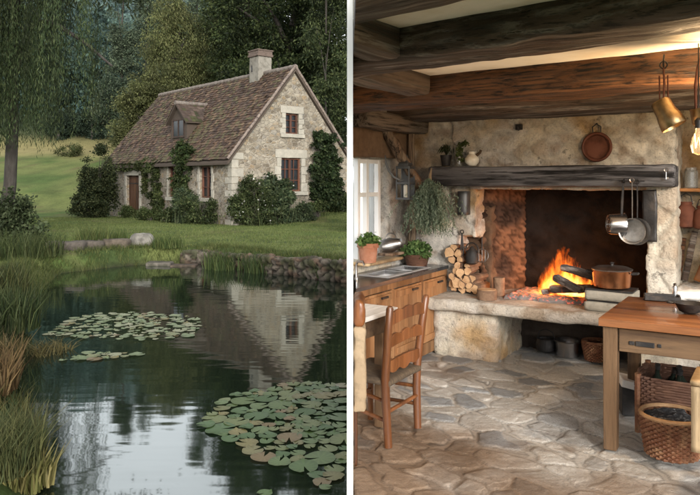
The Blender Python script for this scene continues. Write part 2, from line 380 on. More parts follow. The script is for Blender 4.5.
def quads(name, VC, m, parent=None, loc=None):
    V = np.concatenate([v for v, c in VC]); C = np.concatenate([c for v, c in VC])
    return link(name, npmesh(name, V, np.arange(len(V)).reshape(-1, 4), C), m, parent, loc)
def clumps(lobes, n, shell=.55, seed=1, gap=.38, gsc=.5):
    """Clump centres in a set of ellipsoids (c, r), thinned by noise so that the crown has holes."""
    out = []
    w = np.array([r[0]*r[1]*r[2] for c, r in lobes])**.67; w = w/w.sum()
    for (c, r), k in zip(lobes, w):
        q = unit(rng.normal(size=(int(n*k*1.6)+4, 3)))*(rng.uniform(shell**3, 1, int(n*k*1.6)+4)**(1/3))[:, None]
        p = q*np.array(r)*(.8+.45*vnoise(q+np.array(c)*.37, 2.2, seed))[:, None]+np.array(c)
        p = p[vnoise(p, gsc, seed+5) > gap]
        out.append(p[:int(n*k)+1])
    return np.concatenate(out)
LEAFK = .8
def crown_leaves(cl, rad, per, L, Wd, col, col2=None, droop=.2, tonevar=.45, hang=0.):
    n = len(cl); tone = rng.uniform(1-tonevar, 1+tonevar, n)
    off = rng.normal(size=(n, per, 3))*rad*np.array([.55, .55, .42])
    off[:, :, 2] -= hang*np.linalg.norm(off[:, :, :2], axis=2)
    c = (cl[:, None, :]+off).reshape(-1, 3); t = unit(off.reshape(-1, 3))
    V, C = leaves(c, L, Wd, t, droop, .7, col, col2)
    return V, C*np.repeat(tone, per*4)[:, None]*LEAFK
def blades(p, h, w, lean, col, col2, seg=2):
    """Grass blades: two quads each, bent over."""
    n = len(p); h = np.asarray(h)*rng.uniform(.55, 1.2, n); a = rng.uniform(0, 2*math.pi, n); b = rng.uniform(0, 2*math.pi, n)
    d = np.stack([np.cos(a), np.sin(a), np.zeros(n)], 1)*(lean*h*rng.uniform(.2, 1, n))[:, None]; s = np.stack([np.cos(b), np.sin(b), np.zeros(n)], 1)*w/2
    z = np.array([0, 0, 1.])
    m = p+d*.3+z*(h*.55)[:, None]; tp = p+d+z*h[:, None]
    V = np.stack([p-s, p+s, m+s*.7, m-s*.7, m-s*.7, m+s*.7, tp+s*.12, tp-s*.12], 1).reshape(-1, 3)
    k = rng.random(n)[:, None]; c = (np.asarray(col)*(1-k)+np.asarray(col2)*k)*rng.uniform(.65, 1.3, n)[:, None]*OUT
    return V, np.repeat(c, 8, 0)

# ================================================================== THE OUTSIDE
# pond outline on the water plane
SH = [(-1.95, 4.3), (-2.35, 5.4), (-3.2, 6.8), (-3.85, 8.3), (-4.75, 10.2), (-5.75, 13.2), (-6.2, 15.0), (-5.1, 16.4), (-3.6, 16.8), (-2.35, 15.7), (-1.05, 14.5), (-.1, 13.7), (1.2, 13.0), (2.2, 8.0), (2.0, 2.2), (-1.4, 2.2)]
SHn = np.array(SH)
def shore(x, y):
    """Signed distance to the pond outline: negative in the water."""
    p = np.stack([x, y], 1); d = np.full(len(p), 1e9); ins = np.zeros(len(p), bool); n = len(SHn)
    for i in range(n):
        a, b = SHn[i], SHn[(i+1) % n]; e = b-a; t = np.clip(((p-a)@e)/(e@e), 0, 1); d = np.minimum(d, np.linalg.norm(p-a-t[:, None]*e, axis=1))
        c = ((a[1] > p[:, 1]) != (b[1] > p[:, 1])) & (p[:, 0] < (b[0]-a[0])*(p[:, 1]-a[1])/(b[1]-a[1]+1e-12)+a[0]); ins ^= c
    return np.where(ins, -d, d)
def terrain(x, y):
    d = shore(x, y)
    z = np.where(d < 0, -.5*sstep(0, .8, -d)-.02, .36*sstep(0, .45, d))
    far = sstep(18, 33, y)
    z = z-.24*far*(d > 0)+.72*sstep(26, 34, y)*sstep(-5.5, -.5, x)*(1-sstep(36, 46, y))
    mead = np.clip(y-38, 0, None); m2 = np.minimum(mead, 30)
    z = z+(.165*m2*sstep(0, 8, m2)+np.clip(y-70, 0, 60)*.42)*(1-sstep(-5, 1.5, x-.0))
    z = z+(fbm(np.stack([x, y, x*0], 1), .25, 3, 3)-.5)*.25*sstep(1, 8, d)
    return z
def terr(x, y): return float(terrain(np.array([x], float), np.array([y], float))[0])
def spaced(lo, hi, n, c, k):
    t = np.linspace(-1, 1, n); s = np.sinh(k*t)/np.sinh(k); return np.where(s < 0, c+(c-lo)*s, c+(hi-c)*s)
gx = spaced(-150, 150, 400, -6, 3.6); gy = np.concatenate([np.linspace(-60, 2, 14)[:-1], np.linspace(2, 20, 150)[:-1], np.linspace(20, 45, 90)[:-1], np.linspace(45, 160, 60)])
X, Y = np.meshgrid(gx, gy, indexing='ij'); x, y = X.ravel(), Y.ravel(); z = terrain(x, y)
p3 = np.stack([x, y, z], 1); d = shore(x, y)
n1 = fbm(np.stack([x, y, x*0], 1), .22, 4, 9); n2 = fbm(np.stack([x, y, x*0], 1), 1.3, 3, 19)
C = mix((.088, .135, .036), (.165, .19, .062), sstep(.42, .6, n1)); C = mix(C, (.045, .07, .022), sstep(.48, .66, n2)*(.85-.6*sstep(34, 44, y))); C = mix(C, (.15, .12, .06), sstep(.62, .72, fbm(np.stack([x, y, x*0], 1), .7, 4, 77))*.6)
C = mix(C, (.29, .25, .11), sstep(62, 69, y+6*n1)*(1-sstep(70, 80, y))); C = mix(C, (.04, .055, .03), sstep(70, 76, y)); C = mix(C, (.035, .03, .02), (1-sstep(-.1, .25, d)))
ground = link('ground', npmesh('ground', p3, grididx(len(gx), len(gy)), C, True), M['lawn']); ground['kind'] = 'structure'

# water
wm = bpy.data.materials.new('pond_water'); wm.use_nodes = True; nt = wm.node_tree; nt.nodes.remove(nt.nodes['Principled BSDF'])
nd = nt.nodes.new; ln = nt.links.new; o_ = nt.nodes['Material Output']
tc = nd('ShaderNodeTexCoord'); mp = nd('ShaderNodeMapping'); mp.inputs['Scale'].default_value = (1.1, 4.2, 1); ln(tc.outputs['Object'], mp.inputs[0])
nz = nd('ShaderNodeTexNoise'); nz.inputs['Scale'].default_value = 1.3; nz.inputs['Detail'].default_value = 1.5; ln(mp.outputs[0], nz.inputs[0])
bp = nd('ShaderNodeBump'); bp.inputs['Strength'].default_value = .05; bp.inputs['Distance'].default_value = .035; ln(nz.outputs[0], bp.inputs['Height'])
gl = nd('ShaderNodeBsdfGlossy'); gl.inputs['Roughness'].default_value = .04; gl.inputs['Color'].default_value = (.93, .97, .96, 1); ln(bp.outputs[0], gl.inputs['Normal'])
df = nd('ShaderNodeBsdfDiffuse'); df.inputs['Color'].default_value = (.006, .010, .006, 1)
fr0 = nd('ShaderNodeFresnel'); fr0.inputs['IOR'].default_value = 1.8; ln(bp.outputs[0], fr0.inputs['Normal']); fr = nd('ShaderNodeMapRange'); fr.inputs[3].default_value = .07; ln(fr0.outputs[0], fr.inputs[0])
mx = nd('ShaderNodeMixShader'); ln(fr.outputs[0], mx.inputs[0]); ln(df.outputs[0], mx.inputs[1]); ln(gl.outputs[0], mx.inputs[2]); ln(mx.outputs[0], o_.inputs[0])
b = MB(); vs = [b.bm.verts.new(v) for v in ((-9, 1.5, 0), (2.4, 1.5, 0), (2.4, 18.5, 0), (-9, 18.5, 0))]; b.bm.faces.new(vs)
b.make('pond_water', wm)['kind'] = 'structure'

# lawn grass: short blades over the slopes one sees, longer on the banks
def scatter(n, x0, x1, y0, y1, dmin=.1, dmax=99, yp=1.):
    x = rng.uniform(x0, x1, n); y = y0+(y1-y0)*rng.random(n)**yp; d = shore(x, y); k = (d > dmin) & (d < dmax); x, y = x[k], y[k]
    return np.stack([x, y, terrain(x, y)-.01], 1)
p = scatter(150000, -16, .2, 12, 36, .25, 99, 1.3); p = p[np.abs(p[:, 0]) < p[:, 1]*.53]
V, C = blades(p, .06, .014, .9, (.078, .118, .032), (.175, .195, .066))
p2 = scatter(60000, -8, .1, 11, 18.5, -.02, .75); q2 = fbm(p2, 1.4, 3, 4) > .45; p2 = p2[q2]
V2, C2 = blades(p2, .13, .010, 1.0, (.042, .07, .02), (.13, .135, .045))
V = np.concatenate([V, V2]); C = np.concatenate([C, C2])
g = link('grass', npmesh('grass', V, np.arange(len(V)).reshape(-1, 4), C), M['grass']); tag(g, 'short mown lawn grass between the pond and the cottage', 'grass', kind='stuff')
# tall bank grass on the near left bank
p = scatter(26000, -7.5, -1.6, 3.8, 12.5, .0, 1.2); q = fbm(p, .9, 3, 8); k = q > .40; p = p[k]
near = p[:, 1] < 6.2
V, C = blades(p[near], .24, .008, .8, (.045, .062, .02), (.17, .14, .055)); V3, C3 = blades(p[~near], .22, .010, 1.0, (.018, .030, .010), (.065, .070, .027))
pb = scatter(2000, -4.6, -2.6, 4.9, 6.6, .25, 1.2); V4, C4 = blades(pb, .22, .009, .9, (.075, .05, .024), (.15, .11, .05))
V = np.concatenate([V, V3, V4]); C = np.concatenate([C, C3, C4])
g = link('bank_grass', npmesh('bank_grass', V, np.arange(len(V)).reshape(-1, 4), C), M['grass']); tag(g, 'long tangled grass overhanging the near bank of the pond', 'grass', kind='stuff')

# reed clumps at the water's edge, each a plant
def reed(px, py, n, h, spread, label, col=(.045, .085, .02), col2=(.16, .19, .06), wd=.018, lean=.6, zz=.02):
    Yd = 1400/(py-H0); c = P(px, py, Yd); c.z = max(terr(c.x, c.y), -.03)
    a = rng.uniform(0, 6.28, n); r = spread*np.sqrt(rng.random(n)); p = np.stack([np.cos(a)*r, np.sin(a)*r, np.zeros(n)], 1)
    o = quads('reed_clump', [blades(p, h, wd, lean, col, col2)], M['grass'], loc=c); tag(o, label, 'reeds', 'grassy clumps along the pond edge'); return o
reed(-2, 496, 900, .33, .26, 'broad leaved green reed clump in the near bottom corner of the bank', (.040, .056, .022), (.15, .15, .06), .008, .8)
reed(14, 472, 560, .28, .2, 'arching green sedge clump just behind the near reeds', (.042, .055, .022), (.16, .145, .058), .007, 1.)
reed(24, 490, 300, .24, .18, 'low yellowing grass clump leaning over the water beside the reeds', (.10, .11, .03), (.26, .22, .09))
reed(-10, 432, 300, .30, .2, 'rust brown dry grass clump at the bank behind the near reeds', (.09, .055, .026), (.18, .12, .055))
reed(-8, 398, 300, .34, .25, 'reddish dry grass tuft higher up the near bank', (.085, .055, .025), (.16, .12, .052))
reed(4, 345, 620, .46, .40, 'dark green overhanging sedge clump on the side bank', (.02, .036, .013), (.07, .085, .032))
reed(0, 318, 520, .5, .42, 'tall mixed sedge clump at the bend of the bank', (.028, .044, .015), (.11, .11, .042))
reed(45, 352, 260, .16, .28, 'flattened pale weed trailing on the water by the oval lily patch', (.09, .08, .03), (.17, .14, .06), .014, 1.6)
reed(8, 276, 520, .55, .7, 'rush clump at the far bank below the willow trunk', (.03, .05, .016), (.09, .105, .038), .014)
reed(38, 272, 420, .5, .55, 'rush clump beside the dark ledge stones', (.028, .048, .016), (.09, .10, .036), .014)
reed(92, 262, 380, .52, .42, 'round grass tussock above the ledge stones', (.05, .08, .025), (.14, .15, .05), .018)
reed(119, 258, 200, .38, .25, 'small grass tussock beside the pale boulder', (.055, .09, .025), (.13, .15, .05), .018)
reed(168, 262, 300, .30, .4, 'grass tussock where the rubble bank wall begins', (.05, .085, .025), (.13, .15, .05), .018)
reed(228, 268, 420, .42, .55, 'shaggy weed clump spilling over the middle of the bank wall', (.04, .07, .022), (.11, .13, .045), .02)
reed(258, 272, 300, .40, .3, 'dark weed clump between two lengths of bank wall', (.03, .055, .018), (.09, .11, .04), .02)
reed(325, 279, 180, .34, .2, 'grass clump growing in the gap near the wall end', (.04, .075, .022), (.11, .14, .05), .02)

# rubble bank wall of loose stones, built of lumps
def stonecol(p, f):
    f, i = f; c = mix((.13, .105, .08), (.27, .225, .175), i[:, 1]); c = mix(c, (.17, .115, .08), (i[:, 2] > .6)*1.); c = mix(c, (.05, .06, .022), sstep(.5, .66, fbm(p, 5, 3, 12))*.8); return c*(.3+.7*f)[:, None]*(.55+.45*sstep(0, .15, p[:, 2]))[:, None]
def bankwall(pts, label, h=.42):
    c = Vector((sum(p[0] for p in pts)/len(pts), sum(p[1] for p in pts)/len(pts), 0)); r = thing('bank_wall', label, 'stone wall', c, 0, 'rubble walls holding the pond bank')
    for i, (a, b) in enumerate(zip(pts, pts[1:])):
        a, b = Vector((*a, 0)), Vector((*b, 0)); dl = (b-a).length; ang = math.atan2((b-a).y, (b-a).x)
        o = block('course', (0, -.16, -.35), (dl+.06, .16, h), .045, M['attr_stone'], r, .035, 3, .05, (4.6, .10, (1, 1, 1.6)), stonecol, seed=i+3)
        o.location = a-c; o.rotation_euler = (0, 0, ang)
bankwall([(-.02, 13.72), (-.55, 14.15), (-1.0, 14.55)], 'rubble wall stretch closest to the kitchen partition', .40)
bankwall([(-1.02, 14.6), (-1.55, 15.05), (-2.1, 15.55)], 'low rubble wall length in the middle of the far bank', .34)
bankwall([(-2.3, 15.8), (-2.9, 16.3), (-3.6, 16.85), (-4.0, 16.8)], 'reddish rubble wall length below the cottage bushes', .30)
def rock(px, py, sx, sy, sz, label, cols=((.34, .30, .25), (.2, .18, .15)), Yd=None, rz=0., dz=0.):
    Yd = Yd or 1400/(py-H0); c = P(px, py, Yd); c.z = max(terr(c.x, c.y), -.02)+dz
    o = block('bank_stone', (-sx/2, -sy/2, -.1), (sx/2, sy/2, sz), max(sx, sz)/18, M['attr_stone'], None, min(sx, sz)*.16, 2.2/max(sx, .3), min(sz*.45, sy*.4), None, lambda p, f: mix(cols[0], cols[1], sstep(.4, .65, fbm(p, 6, 3, 2))), seed=int(px), loc=c, rz=rz)
    return tag(o, label, 'stone', 'flat stones on the far bank')
rock(66, 266, .9, .35, .22, 'dark flat ledge stone among the rushes', ((.13, .11, .09), (.07, .06, .05)))
rock(88, 264, .75, .35, .2, 'dark ledge stone under the round grass tussock', ((.12, .10, .08), (.07, .06, .05)))
rock(112, 262, .85, .4, .2, 'brown flat stone at the water beside the pale slab', ((.15, .12, .09), (.08, .065, .05)))
rock(133, 259, .95, .45, .22, 'long pale flat slab lying on the bank edge', ((.25, .22, .185), (.13, .12, .095)), dz=-.16)
rock(142, 250, .58, .4, .34, 'rounded pale boulder standing on the flat slab', ((.28, .26, .225), (.15, .14, .12)), Yd=17.6, dz=-.02)
rock(160, 265, .6, .35, .10, 'low grey stone half in the water', ((.16, .14, .115), (.08, .075, .055)))
rock(184, 266, .6, .3, .06, 'thin wet stone at the foot of the reddish wall', ((.14, .10, .075), (.07, .055, .04)))

# lily pads: one thing each
def padmesh(r, sd):
    rs = random.Random(sd); n = 22; V = [(0, 0, .004)]; T = []; notch = R(22)
    for ring, k in ((1, .55), (2, 1.)):
        for i in range(n):
            a = notch/2+(2*math.pi-notch)*i/(n-1); q = r*k*(1+.05*math.sin(3*a+sd)); V.append((q*math.cos(a), q*math.sin(a), (.002 if ring == 1 else .004+(.010+.008*(sd % 2))*max(0, math.sin(2*a+sd*2))**2*rs.random())))
    F_ = [(0, 1+i, 2+i) for i in range(n-1)]; G = [(1+i, 1+n+i, 2+n+i, 2+i) for i in range(n-1)]
    bm = bmesh.new(); v = [bm.verts.new(q) for q in V]
    for f in F_+G: bm.faces.new([v[j] for j in f])
    me = bpy.data.meshes.new('lily_pad'); bm.to_mesh(me); bm.free(); me.polygons.foreach_set('use_smooth', [True]*len(me.polygons)); return me
def padset(colors, n=9, r=1.):
    out = []
    for k in range(n):
        me = padmesh(r, k+1); c = np.array(colors[k % len(colors)]); a = me.color_attributes.new('Col', 'FLOAT_COLOR', 'POINT'); vv = np.zeros(len(me.vertices)*3); me.vertices.foreach_get('co', vv); rr = np.linalg.norm(vv.reshape(-1, 3)[:, :2], axis=1)
        col = np.ones((len(rr), 4), np.float32); col[:, :3] = c*(1.15-.35*(rr/r)[:, None])*(.86+.28*(np.arange(len(rr)) % 2))[:, None]; a.data.foreach_set('color', col.ravel()); me.materials.append(M['lily']); out.append(me)
    return out
greens = padset([(.085, .135, .042), (.11, .155, .055), (.065, .115, .036), (.145, .17, .065), (.17, .155, .065)], 9)
pales = padset([(.19, .225, .11), (.23, .25, .135), (.155, .195, .09), (.27, .27, .16), (.18, .19, .085)], 9)
ylw = padset([(.19, .165, .065), (.18, .13, .06), (.15, .155, .06)], 3)
def lilies(test, n, r, pool, label, group, seed, tries=40000, yl=.12):
    rs = random.Random(seed); pts = []
    t = 0
    while len(pts) < n and t < tries:
        t += 1; q = test(rs)
        if q is None: continue
        rr = r*rs.uniform(.45, 1.3)
        if all((q[0]-a)**2+(q[1]-b)**2 > ((rr+c)*.80)**2 for a, b, c in pts): pts.append((*q, rr))
    for i, (x, y, rr) in enumerate(pts):
        me = rs.choice(ylw) if rs.random() < yl else rs.choice(pool)
        o = bpy.data.objects.new('lily_pad', me); COL.objects.link(o); o.location = (x, y, .004+.0008*(i % 9)); o.scale = (rr, rr, 1); o.rotation_euler = (R(rs.uniform(-2, 2)), R(rs.uniform(-2, 2)), rs.uniform(0, 6.28)); tag(o, label, 'lily pad', group)
def inpoly(px, py, poly):
    c = False; n = len(poly)
    for i in range(n):
        (x1, y1), (x2, y2) = poly[i], poly[(i+1) % n]
        if (y1 > py) != (y2 > py) and px < (x2-x1)*(py-y1)/(y2-y1)+x1: c = not c
    return c
def onwater(poly):
    W = [((x-350)*1400/(y-H0)/F, 1400/(y-H0)) for x, y in poly]; xs = [a for a, b in W]; ys = [b for a, b in W]
    def t(rs):
        x, y = rs.uniform(min(xs), max(xs)), rs.uniform(min(ys), max(ys)); return (x, y) if inpoly(x, y, W) else None
    return t
lilies(onwater([(44, 335), (52, 330), (75, 318), (105, 313), (150, 313), (195, 318), (202, 326), (195, 336), (150, 341), (95, 340)]), 160, .074, pales, 'pale green lily pad in the oval patch out on the pond', 'lily pads of the oval patch', 3)
lilies(onwater([(62, 361), (85, 353), (136, 354), (138, 357), (100, 360)]), 16, .075, pales, 'pale lily pad in the thin strip between the patch and the sky reflection', 'lily pads of the thin strip', 5)
lilies(onwater([(204, 425), (225, 398), (262, 390), (300, 383), (346, 385), (346, 472), (325, 490), (310, 474), (285, 466), (255, 455), (222, 440)]), 122, .098, greens, 'green lily pad in the large patch beside the kitchen partition', 'lily pads of the large near patch', 8, yl=.2)
lilies(onwater([(255, 489), (276, 489), (276, 497), (255, 497)]), 1, .09, greens, 'single lily pad adrift below the large near patch', None, 9)

# ------------------------------------------------------------------ trees
def tree(name, label, cat, base, trunk, lobes, nclump, per, rad, L, Wd, col, col2, group=None, limbs=6, droop=.25, gap=.36, gsc=.5, hang=0., shell=.5, tr=.35, seed=1):
    r = thing(name, label, cat, base, 0, group); b = MB()
    h = max(c[2] for c, q in lobes); pts = [(0, 0, -.3), (trunk*.3, 0, h*.3), (-trunk*.3, trunk*.2, h*.45), (0, 0, h*.62)]
    b.tube(pts, [trunk*1.3, trunk, trunk*.6, trunk*.2], 8); ll = []
    for c, q in lobes:
        for k in range(max(1, limbs//len(lobes))):
            e = Vector(c)+Vector((random.uniform(-.6, .6)*q[0], random.uniform(-.6, .6)*q[1], random.uniform(-.2, .5)*q[2])); z0 = max(.25*h, min(e.z*.7, h*.8))
            s = Vector((0, 0, z0)); mid = s.lerp(e, .5)+Vector((0, 0, .1*(e-s).length)); b.tube([s, mid, e], [trunk*.45, trunk*.28, trunk*.08], 6)
    b.make('trunk', M['bark'], r, smooth=True)
    cl = clumps(lobes, nclump, shell, seed, gap, gsc)
    quads('crown', [crown_leaves(cl, rad, per, L, Wd, col, col2, droop, .5, hang)], M['leaf'], r)
    return r
def g3(px, Yd): x = (px-350)*Yd/F; return Vector((x, Yd, terr(x, Yd)))
TB = 'trees standing behind the cottage'
# dark big trees behind the gable
D1, D2 = (.019, .032, .012), (.095, .118, .042)
tree('yew_tree', 'tall dark broad tree rising directly behind the cottage gable', 'tree', g3(292, 47), .5, [((0, 0, 7), (4.2, 3.5, 5)), ((-1.5, 0, 13), (4.2, 3.5, 5)), ((1.8, -.5, 16), (3.8, 3, 5)), ((2.6, -1, 9), (2.8, 3, 4))], 760, 95, .62, .23, .10, D1, D2, TB, 10, .35, .38, .55, .35, seed=2)
tree('yew_tree', 'dark green tree with drooping boughs at the edge beside the partition', 'tree', g3(326, 39), .07, [((.3, 0, 5.5), (1.2, 1.4, 4)), ((.2, 0, 10), (1.4, 1.5, 4.5)), ((-.2, -.4, 13.5), (1.5, 1.5, 4))], 380, 100, .55, .20, .075, (.026, .042, .016), (.13, .155, .06), TB, 8, .7, .40, .65, .7, seed=4)
tree('beech_tree', 'dark leafy tree deepest behind the gable apex', 'tree', g3(306, 64), .3, [((0, 0, 6), (4.5, 2.5, 5)), ((-2.5, 0, 13), (4, 2.5, 5)), ((1, 0, 15), (3, 2.5, 5))], 420, 80, .8, .32, .14, D1, (.045, .06, .022), TB, 6, .3, .30, .5, .2, seed=44)
tree('beech_tree', 'dark tree with light leaf tips above the chimney', 'tree', g3(250, 52), .45, [((0, 0, 6.5), (3.4, 3, 4.6)), ((.8, 0, 12.5), (3.6, 3, 5)), ((0, 0, 16), (2.8, 3, 4))], 560, 95, .68, .25, .11, (.034, .054, .020), (.125, .145, .055), TB, 9, .3, .40, .55, .25, seed=6)
tree('ash_tree', 'mid green tree behind the middle of the cottage ridge', 'tree', g3(219, 56), .35, [((0, 0, 5), (3.0, 2.4, 3.6)), ((-.3, 0, 9), (2.6, 2.3, 3.4)), ((.3, 0, 11.5), (1.5, 1.8, 1.9))], 380, 95, .6, .23, .10, (.068, .092, .036), (.19, .21, .09), TB, 8, .3, .44, .65, .2, seed=8)
tree('birch_tree', 'yellowish green weeping birch over the cottage roof', 'tree', g3(173, 54), .3, [((0, 0, 6), (2.5, 2.0, 3.8)), ((.4, 0, 9.5), (2.5, 2.0, 3.6)), ((-.5, 0, 11.8), (1.5, 1.6, 2.4))], 380, 100, .62, .22, .06, (.105, .125, .045), (.25, .25, .105), TB, 8, 1.3, .44, .7, .9, seed=10)
tree('bushy_tree', 'rounded olive green tree behind the dormer end of the roof', 'tree', g3(150, 50), .25, [((0, 0, 4.5), (2.2, 1.8, 2.8)), ((.6, 0, 6.2), (2.0, 1.8, 2.2)), ((-1.2, 0, 3.4), (1.6, 1.4, 1.8))], 260, 95, .48, .18, .085, (.085, .098, .036), (.20, .205, .085), TB, 6, .3, .40, .9, .2, seed=12)
tree('bushy_tree', 'dark tree low behind the roof left end', 'tree', g3(126, 62), .25, [((0, 0, 4), (2.0, 1.8, 2.8)), ((-1, 0, 5.4), (1.6, 1.6, 2.0))], 170, 80, .55, .22, .10, (.045, .07, .045), (.12, .15, .09), TB, 5, .3, .36, .9, .2, seed=14)
tree('bushy_tree', 'small pale round tree at the far field edge below the willow fronds', 'tree', g3(108, 74), .2, [((0, 0, 2.6), (1.9, 1.7, 2.1)), ((.6, 0, 3.8), (1.3, 1.2, 1.3))], 110, 80, .5, .22, .12, (.15, .18, .11), (.23, .25, .15), TB, 4, .2, .36, .9, .1, seed=16)
for i, (px, Yd, lab) in enumerate([(58, 73, 'dark hedge clump at the far end of the meadow by the willow'), (76, 74, 'dark round hedge bush in the middle of the far hedge line'), (92, 73, 'dark hedge bush closest to the pale round tree')]):
    tree('hedge_bush', lab, 'bush', g3(px, Yd), .15, [((0, 0, 1.3), (1.6, 1.2, 1.4)), ((.7, 0, 1.6), (1.1, 1, 1.0))], 80, 80, .42, .2, .11, (.028, .046, .03), (.06, .085, .05), 'hedge bushes at the far meadow edge', 3, .2, .28, .9, .1, seed=20+i)
tree('field_bush', 'lone small bush standing in the dry meadow', 'bush', g3(68, 62), .06, [((0, 0, .6), (1.2, .8, .65))], 40, 70, .25, .13, .06, (.06, .075, .026), (.13, .14, .055), None, 2, .2, .28, .9, .1, seed=24)
for px_, Yd_, h_, lab in ((122, 64, 24, 'slim pale tree rising left of the birch behind the roof end'), (146, 66, 23, 'slim tree with mist-pale leaf colour between the birch and the rounded olive tree'), (196, 63, 25, 'slim green tree between the birch and the ash')):
    b0_ = g3(px_, Yd_); hh_ = h_-b0_.z
    tree('poplar_tree', lab, 'tree', b0_, .18, [((0, 0, hh_*.35), (1.3, 1.2, hh_*.3)), ((.1, 0, hh_*.62), (1.05, 1, hh_*.26)), ((0, 0, hh_*.84), (.6, .6, hh_*.17))], 200, 80, .5, .22, .09, (.085, .12, .075), (.18, .215, .13), TB, 5, .3, .36, .8, .2, seed=int(px_))  # pale green leaves carry the mist in their colour
# far-off wood on the hill
VC = []
for i in range(300):
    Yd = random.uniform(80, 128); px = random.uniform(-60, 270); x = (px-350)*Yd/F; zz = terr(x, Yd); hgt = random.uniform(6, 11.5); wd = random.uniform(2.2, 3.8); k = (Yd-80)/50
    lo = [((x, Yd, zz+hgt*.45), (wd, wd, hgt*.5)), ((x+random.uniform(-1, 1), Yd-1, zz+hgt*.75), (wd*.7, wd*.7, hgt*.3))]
    cl = clumps(lo, 14, .6, i, .2, .4); base = np.array([(.075, .125, .10), (.10, .155, .12), (.12, .16, .115), (.06, .105, .092)][i % 4])*(1-k)+np.array((.20, .28, .275))*k  # colour fades to pale blue grey with distance: painted haze
    VC.append(crown_leaves(cl, 1.2, 60, .55, .30, base, base*1.6, .2, .35, .2))
g = quads('forest', VC, M['leaf']); tag(g, 'blue green wood with haze in its leaf colours covering the hill beyond the meadow', 'forest', kind='stuff')

# weeping willow on the near left bank
wb = g3(4, 19.3); wr = thing('willow_tree', 'weeping willow with a dark leaning trunk and long hanging fronds at the pond', 'tree', wb)
def w_(px, py, Yd): return P(px, py, Yd)-wb
b = MB(); b.tube([Vector((-.15, 0, -.4)), Vector((0, 0, .4)), w_(10, 185, 19.2), w_(13, 120, 19), w_(10, 50, 18.8), w_(22, -25, 18.5)], [.30, .22, .165, .15, .14, .08], 10)
limbs = [[w_(12, 75, 19), w_(32, 22, 18.6), w_(52, 22, 18.2), w_(84, 42, 17.8), w_(112, 66, 17.5)], [w_(10, 50, 18.9), w_(20, -20, 19.6), w_(45, -35, 20), w_(62, -20, 20)], [w_(10, 40, 18.8), w_(-30, -10, 19), w_(-75, 0, 19), w_(-110, 40, 19)], [w_(14, 20, 18.7), w_(20, -40, 17.5), w_(45, -60, 16.6), w_(70, -35, 16)], [w_(14, 10, 18.7), w_(-20, -50, 18), w_(-50, -60, 17), w_(-60, -20, 16.6)], [w_(20, -20, 18.5), w_(50, -50, 18), w_(100, -36, 18), w_(126, -12, 18)]]
for l in limbs: b.tube(l, [.14, .10, .07, .045, .025][:len(l)], 6)
b.make('trunk', M['bark'], wr, smooth=True)
cs = []; ts = []
def lowrow(px):
    return np.interp(px, [-80, 0, 18, 40, 52, 62, 75, 92, 100, 112, 118, 130], [190, 168, 160, 158, 165, 120, 140, 142, 125, 92, 70, 30])
tufts = []
for i in range(66):
    l = random.choice(limbs); k = random.random()*(len(l)-1.001); j = int(k); tufts.append((l[j].lerp(l[j+1], k-j)+Vector((random.gauss(0, .4), random.gauss(0, .7), random.gauss(.1, .3))), random.uniform(0, 34), random.uniform(.35, 1.5)))
for i in range(600):
    tf = random.choice(tufts); s = tf[0]+Vector((random.gauss(0, .11), random.gauss(0, .15), random.gauss(0, .12)))
    wp = s+wb; px = 350+wp.x/wp.y*F
    low = wp.y/F*(H0-(lowrow(px)-tf[1]-abs(random.gauss(0, 9))))+CZ
    if random.random() < .2: low += random.uniform(.5, 2.)
    if px > 62 and random.random() < .35: continue
    ln_ = min(wp.z-low, random.uniform(2.4, 5.4))
    if ln_ < .4: continue
    n = int(ln_/.030); t = np.linspace(0, 1, n); sw = np.array([random.gauss(0, .22), random.gauss(0, .22)])
    p = np.stack([s.x+sw[0]*t**.5*ln_*.35, s.y+sw[1]*t**.5*ln_*.35, s.z+.12*np.sin(t*3)-t*ln_], 1); p += rng.normal(size=p.shape)*np.array([.055, .055, .03])
    cs.append(p); tone = tf[2]*random.uniform(.75, 1.25); ts.append(np.full(n, tone))
cs = np.concatenate(cs); ts = np.concatenate(ts)
V, C = leaves(cs, .125, .018, np.tile(np.array([0, 0, -1.]), (len(cs), 1)), .3, .38, (.028, .046, .018), (.085, .105, .042))
cl = clumps([(tuple(w_(-20, -30, 18.5)), (2.6, 2.2, 1.6)), (tuple(w_(60, -45, 18.2)), (2.2, 2, 1.1))], 120, .2, 3, .3, .6)
V2, C2 = crown_leaves(cl, .6, 60, .22, .05, (.035, .05, .022), (.08, .095, .045), 1.2, .5, .5)
quads('crown', [(V, C*np.repeat(ts, 4)[:, None]), (V2, C2)], M['leaf'], wr)

# shrubs
def shrub(name, label, base, lobes, ncl, per, rad, L, Wd, col, col2, group=None, seed=1, gap=.3, flowers=0):
    r = thing(name, label, 'shrub', base, 0, group); b = MB()
    for c, q in lobes:
        for k in range(3):
            e = Vector(c)+Vector((random.uniform(-.5, .5)*q[0], random.uniform(-.5, .5)*q[1], .3*q[2])); b.tube([(random.uniform(-.1, .1), random.uniform(-.1, .1), -.1), (e.x*.5, e.y*.5, e.z*.6), e], [.035, .022, .008], 5)
    b.make('stem', M['bark'], r, smooth=True)
    cl = clumps(lobes, ncl, .35, seed, gap, 1.4); quads('foliage', [crown_leaves(cl, rad, per, L, Wd, col, col2, .1, .45, .1)], M['leaf'], r)
    if flowers:
        c = cl[rng.integers(0, len(cl), flowers)]+rng.normal(size=(flowers, 3))*rad*.6; c[:, 1] -= .1
        quads('blossom', [leaves(c, .09, .08, None, 0, .5, (.62, .62, .56))], M['leaf'], r)
    return r
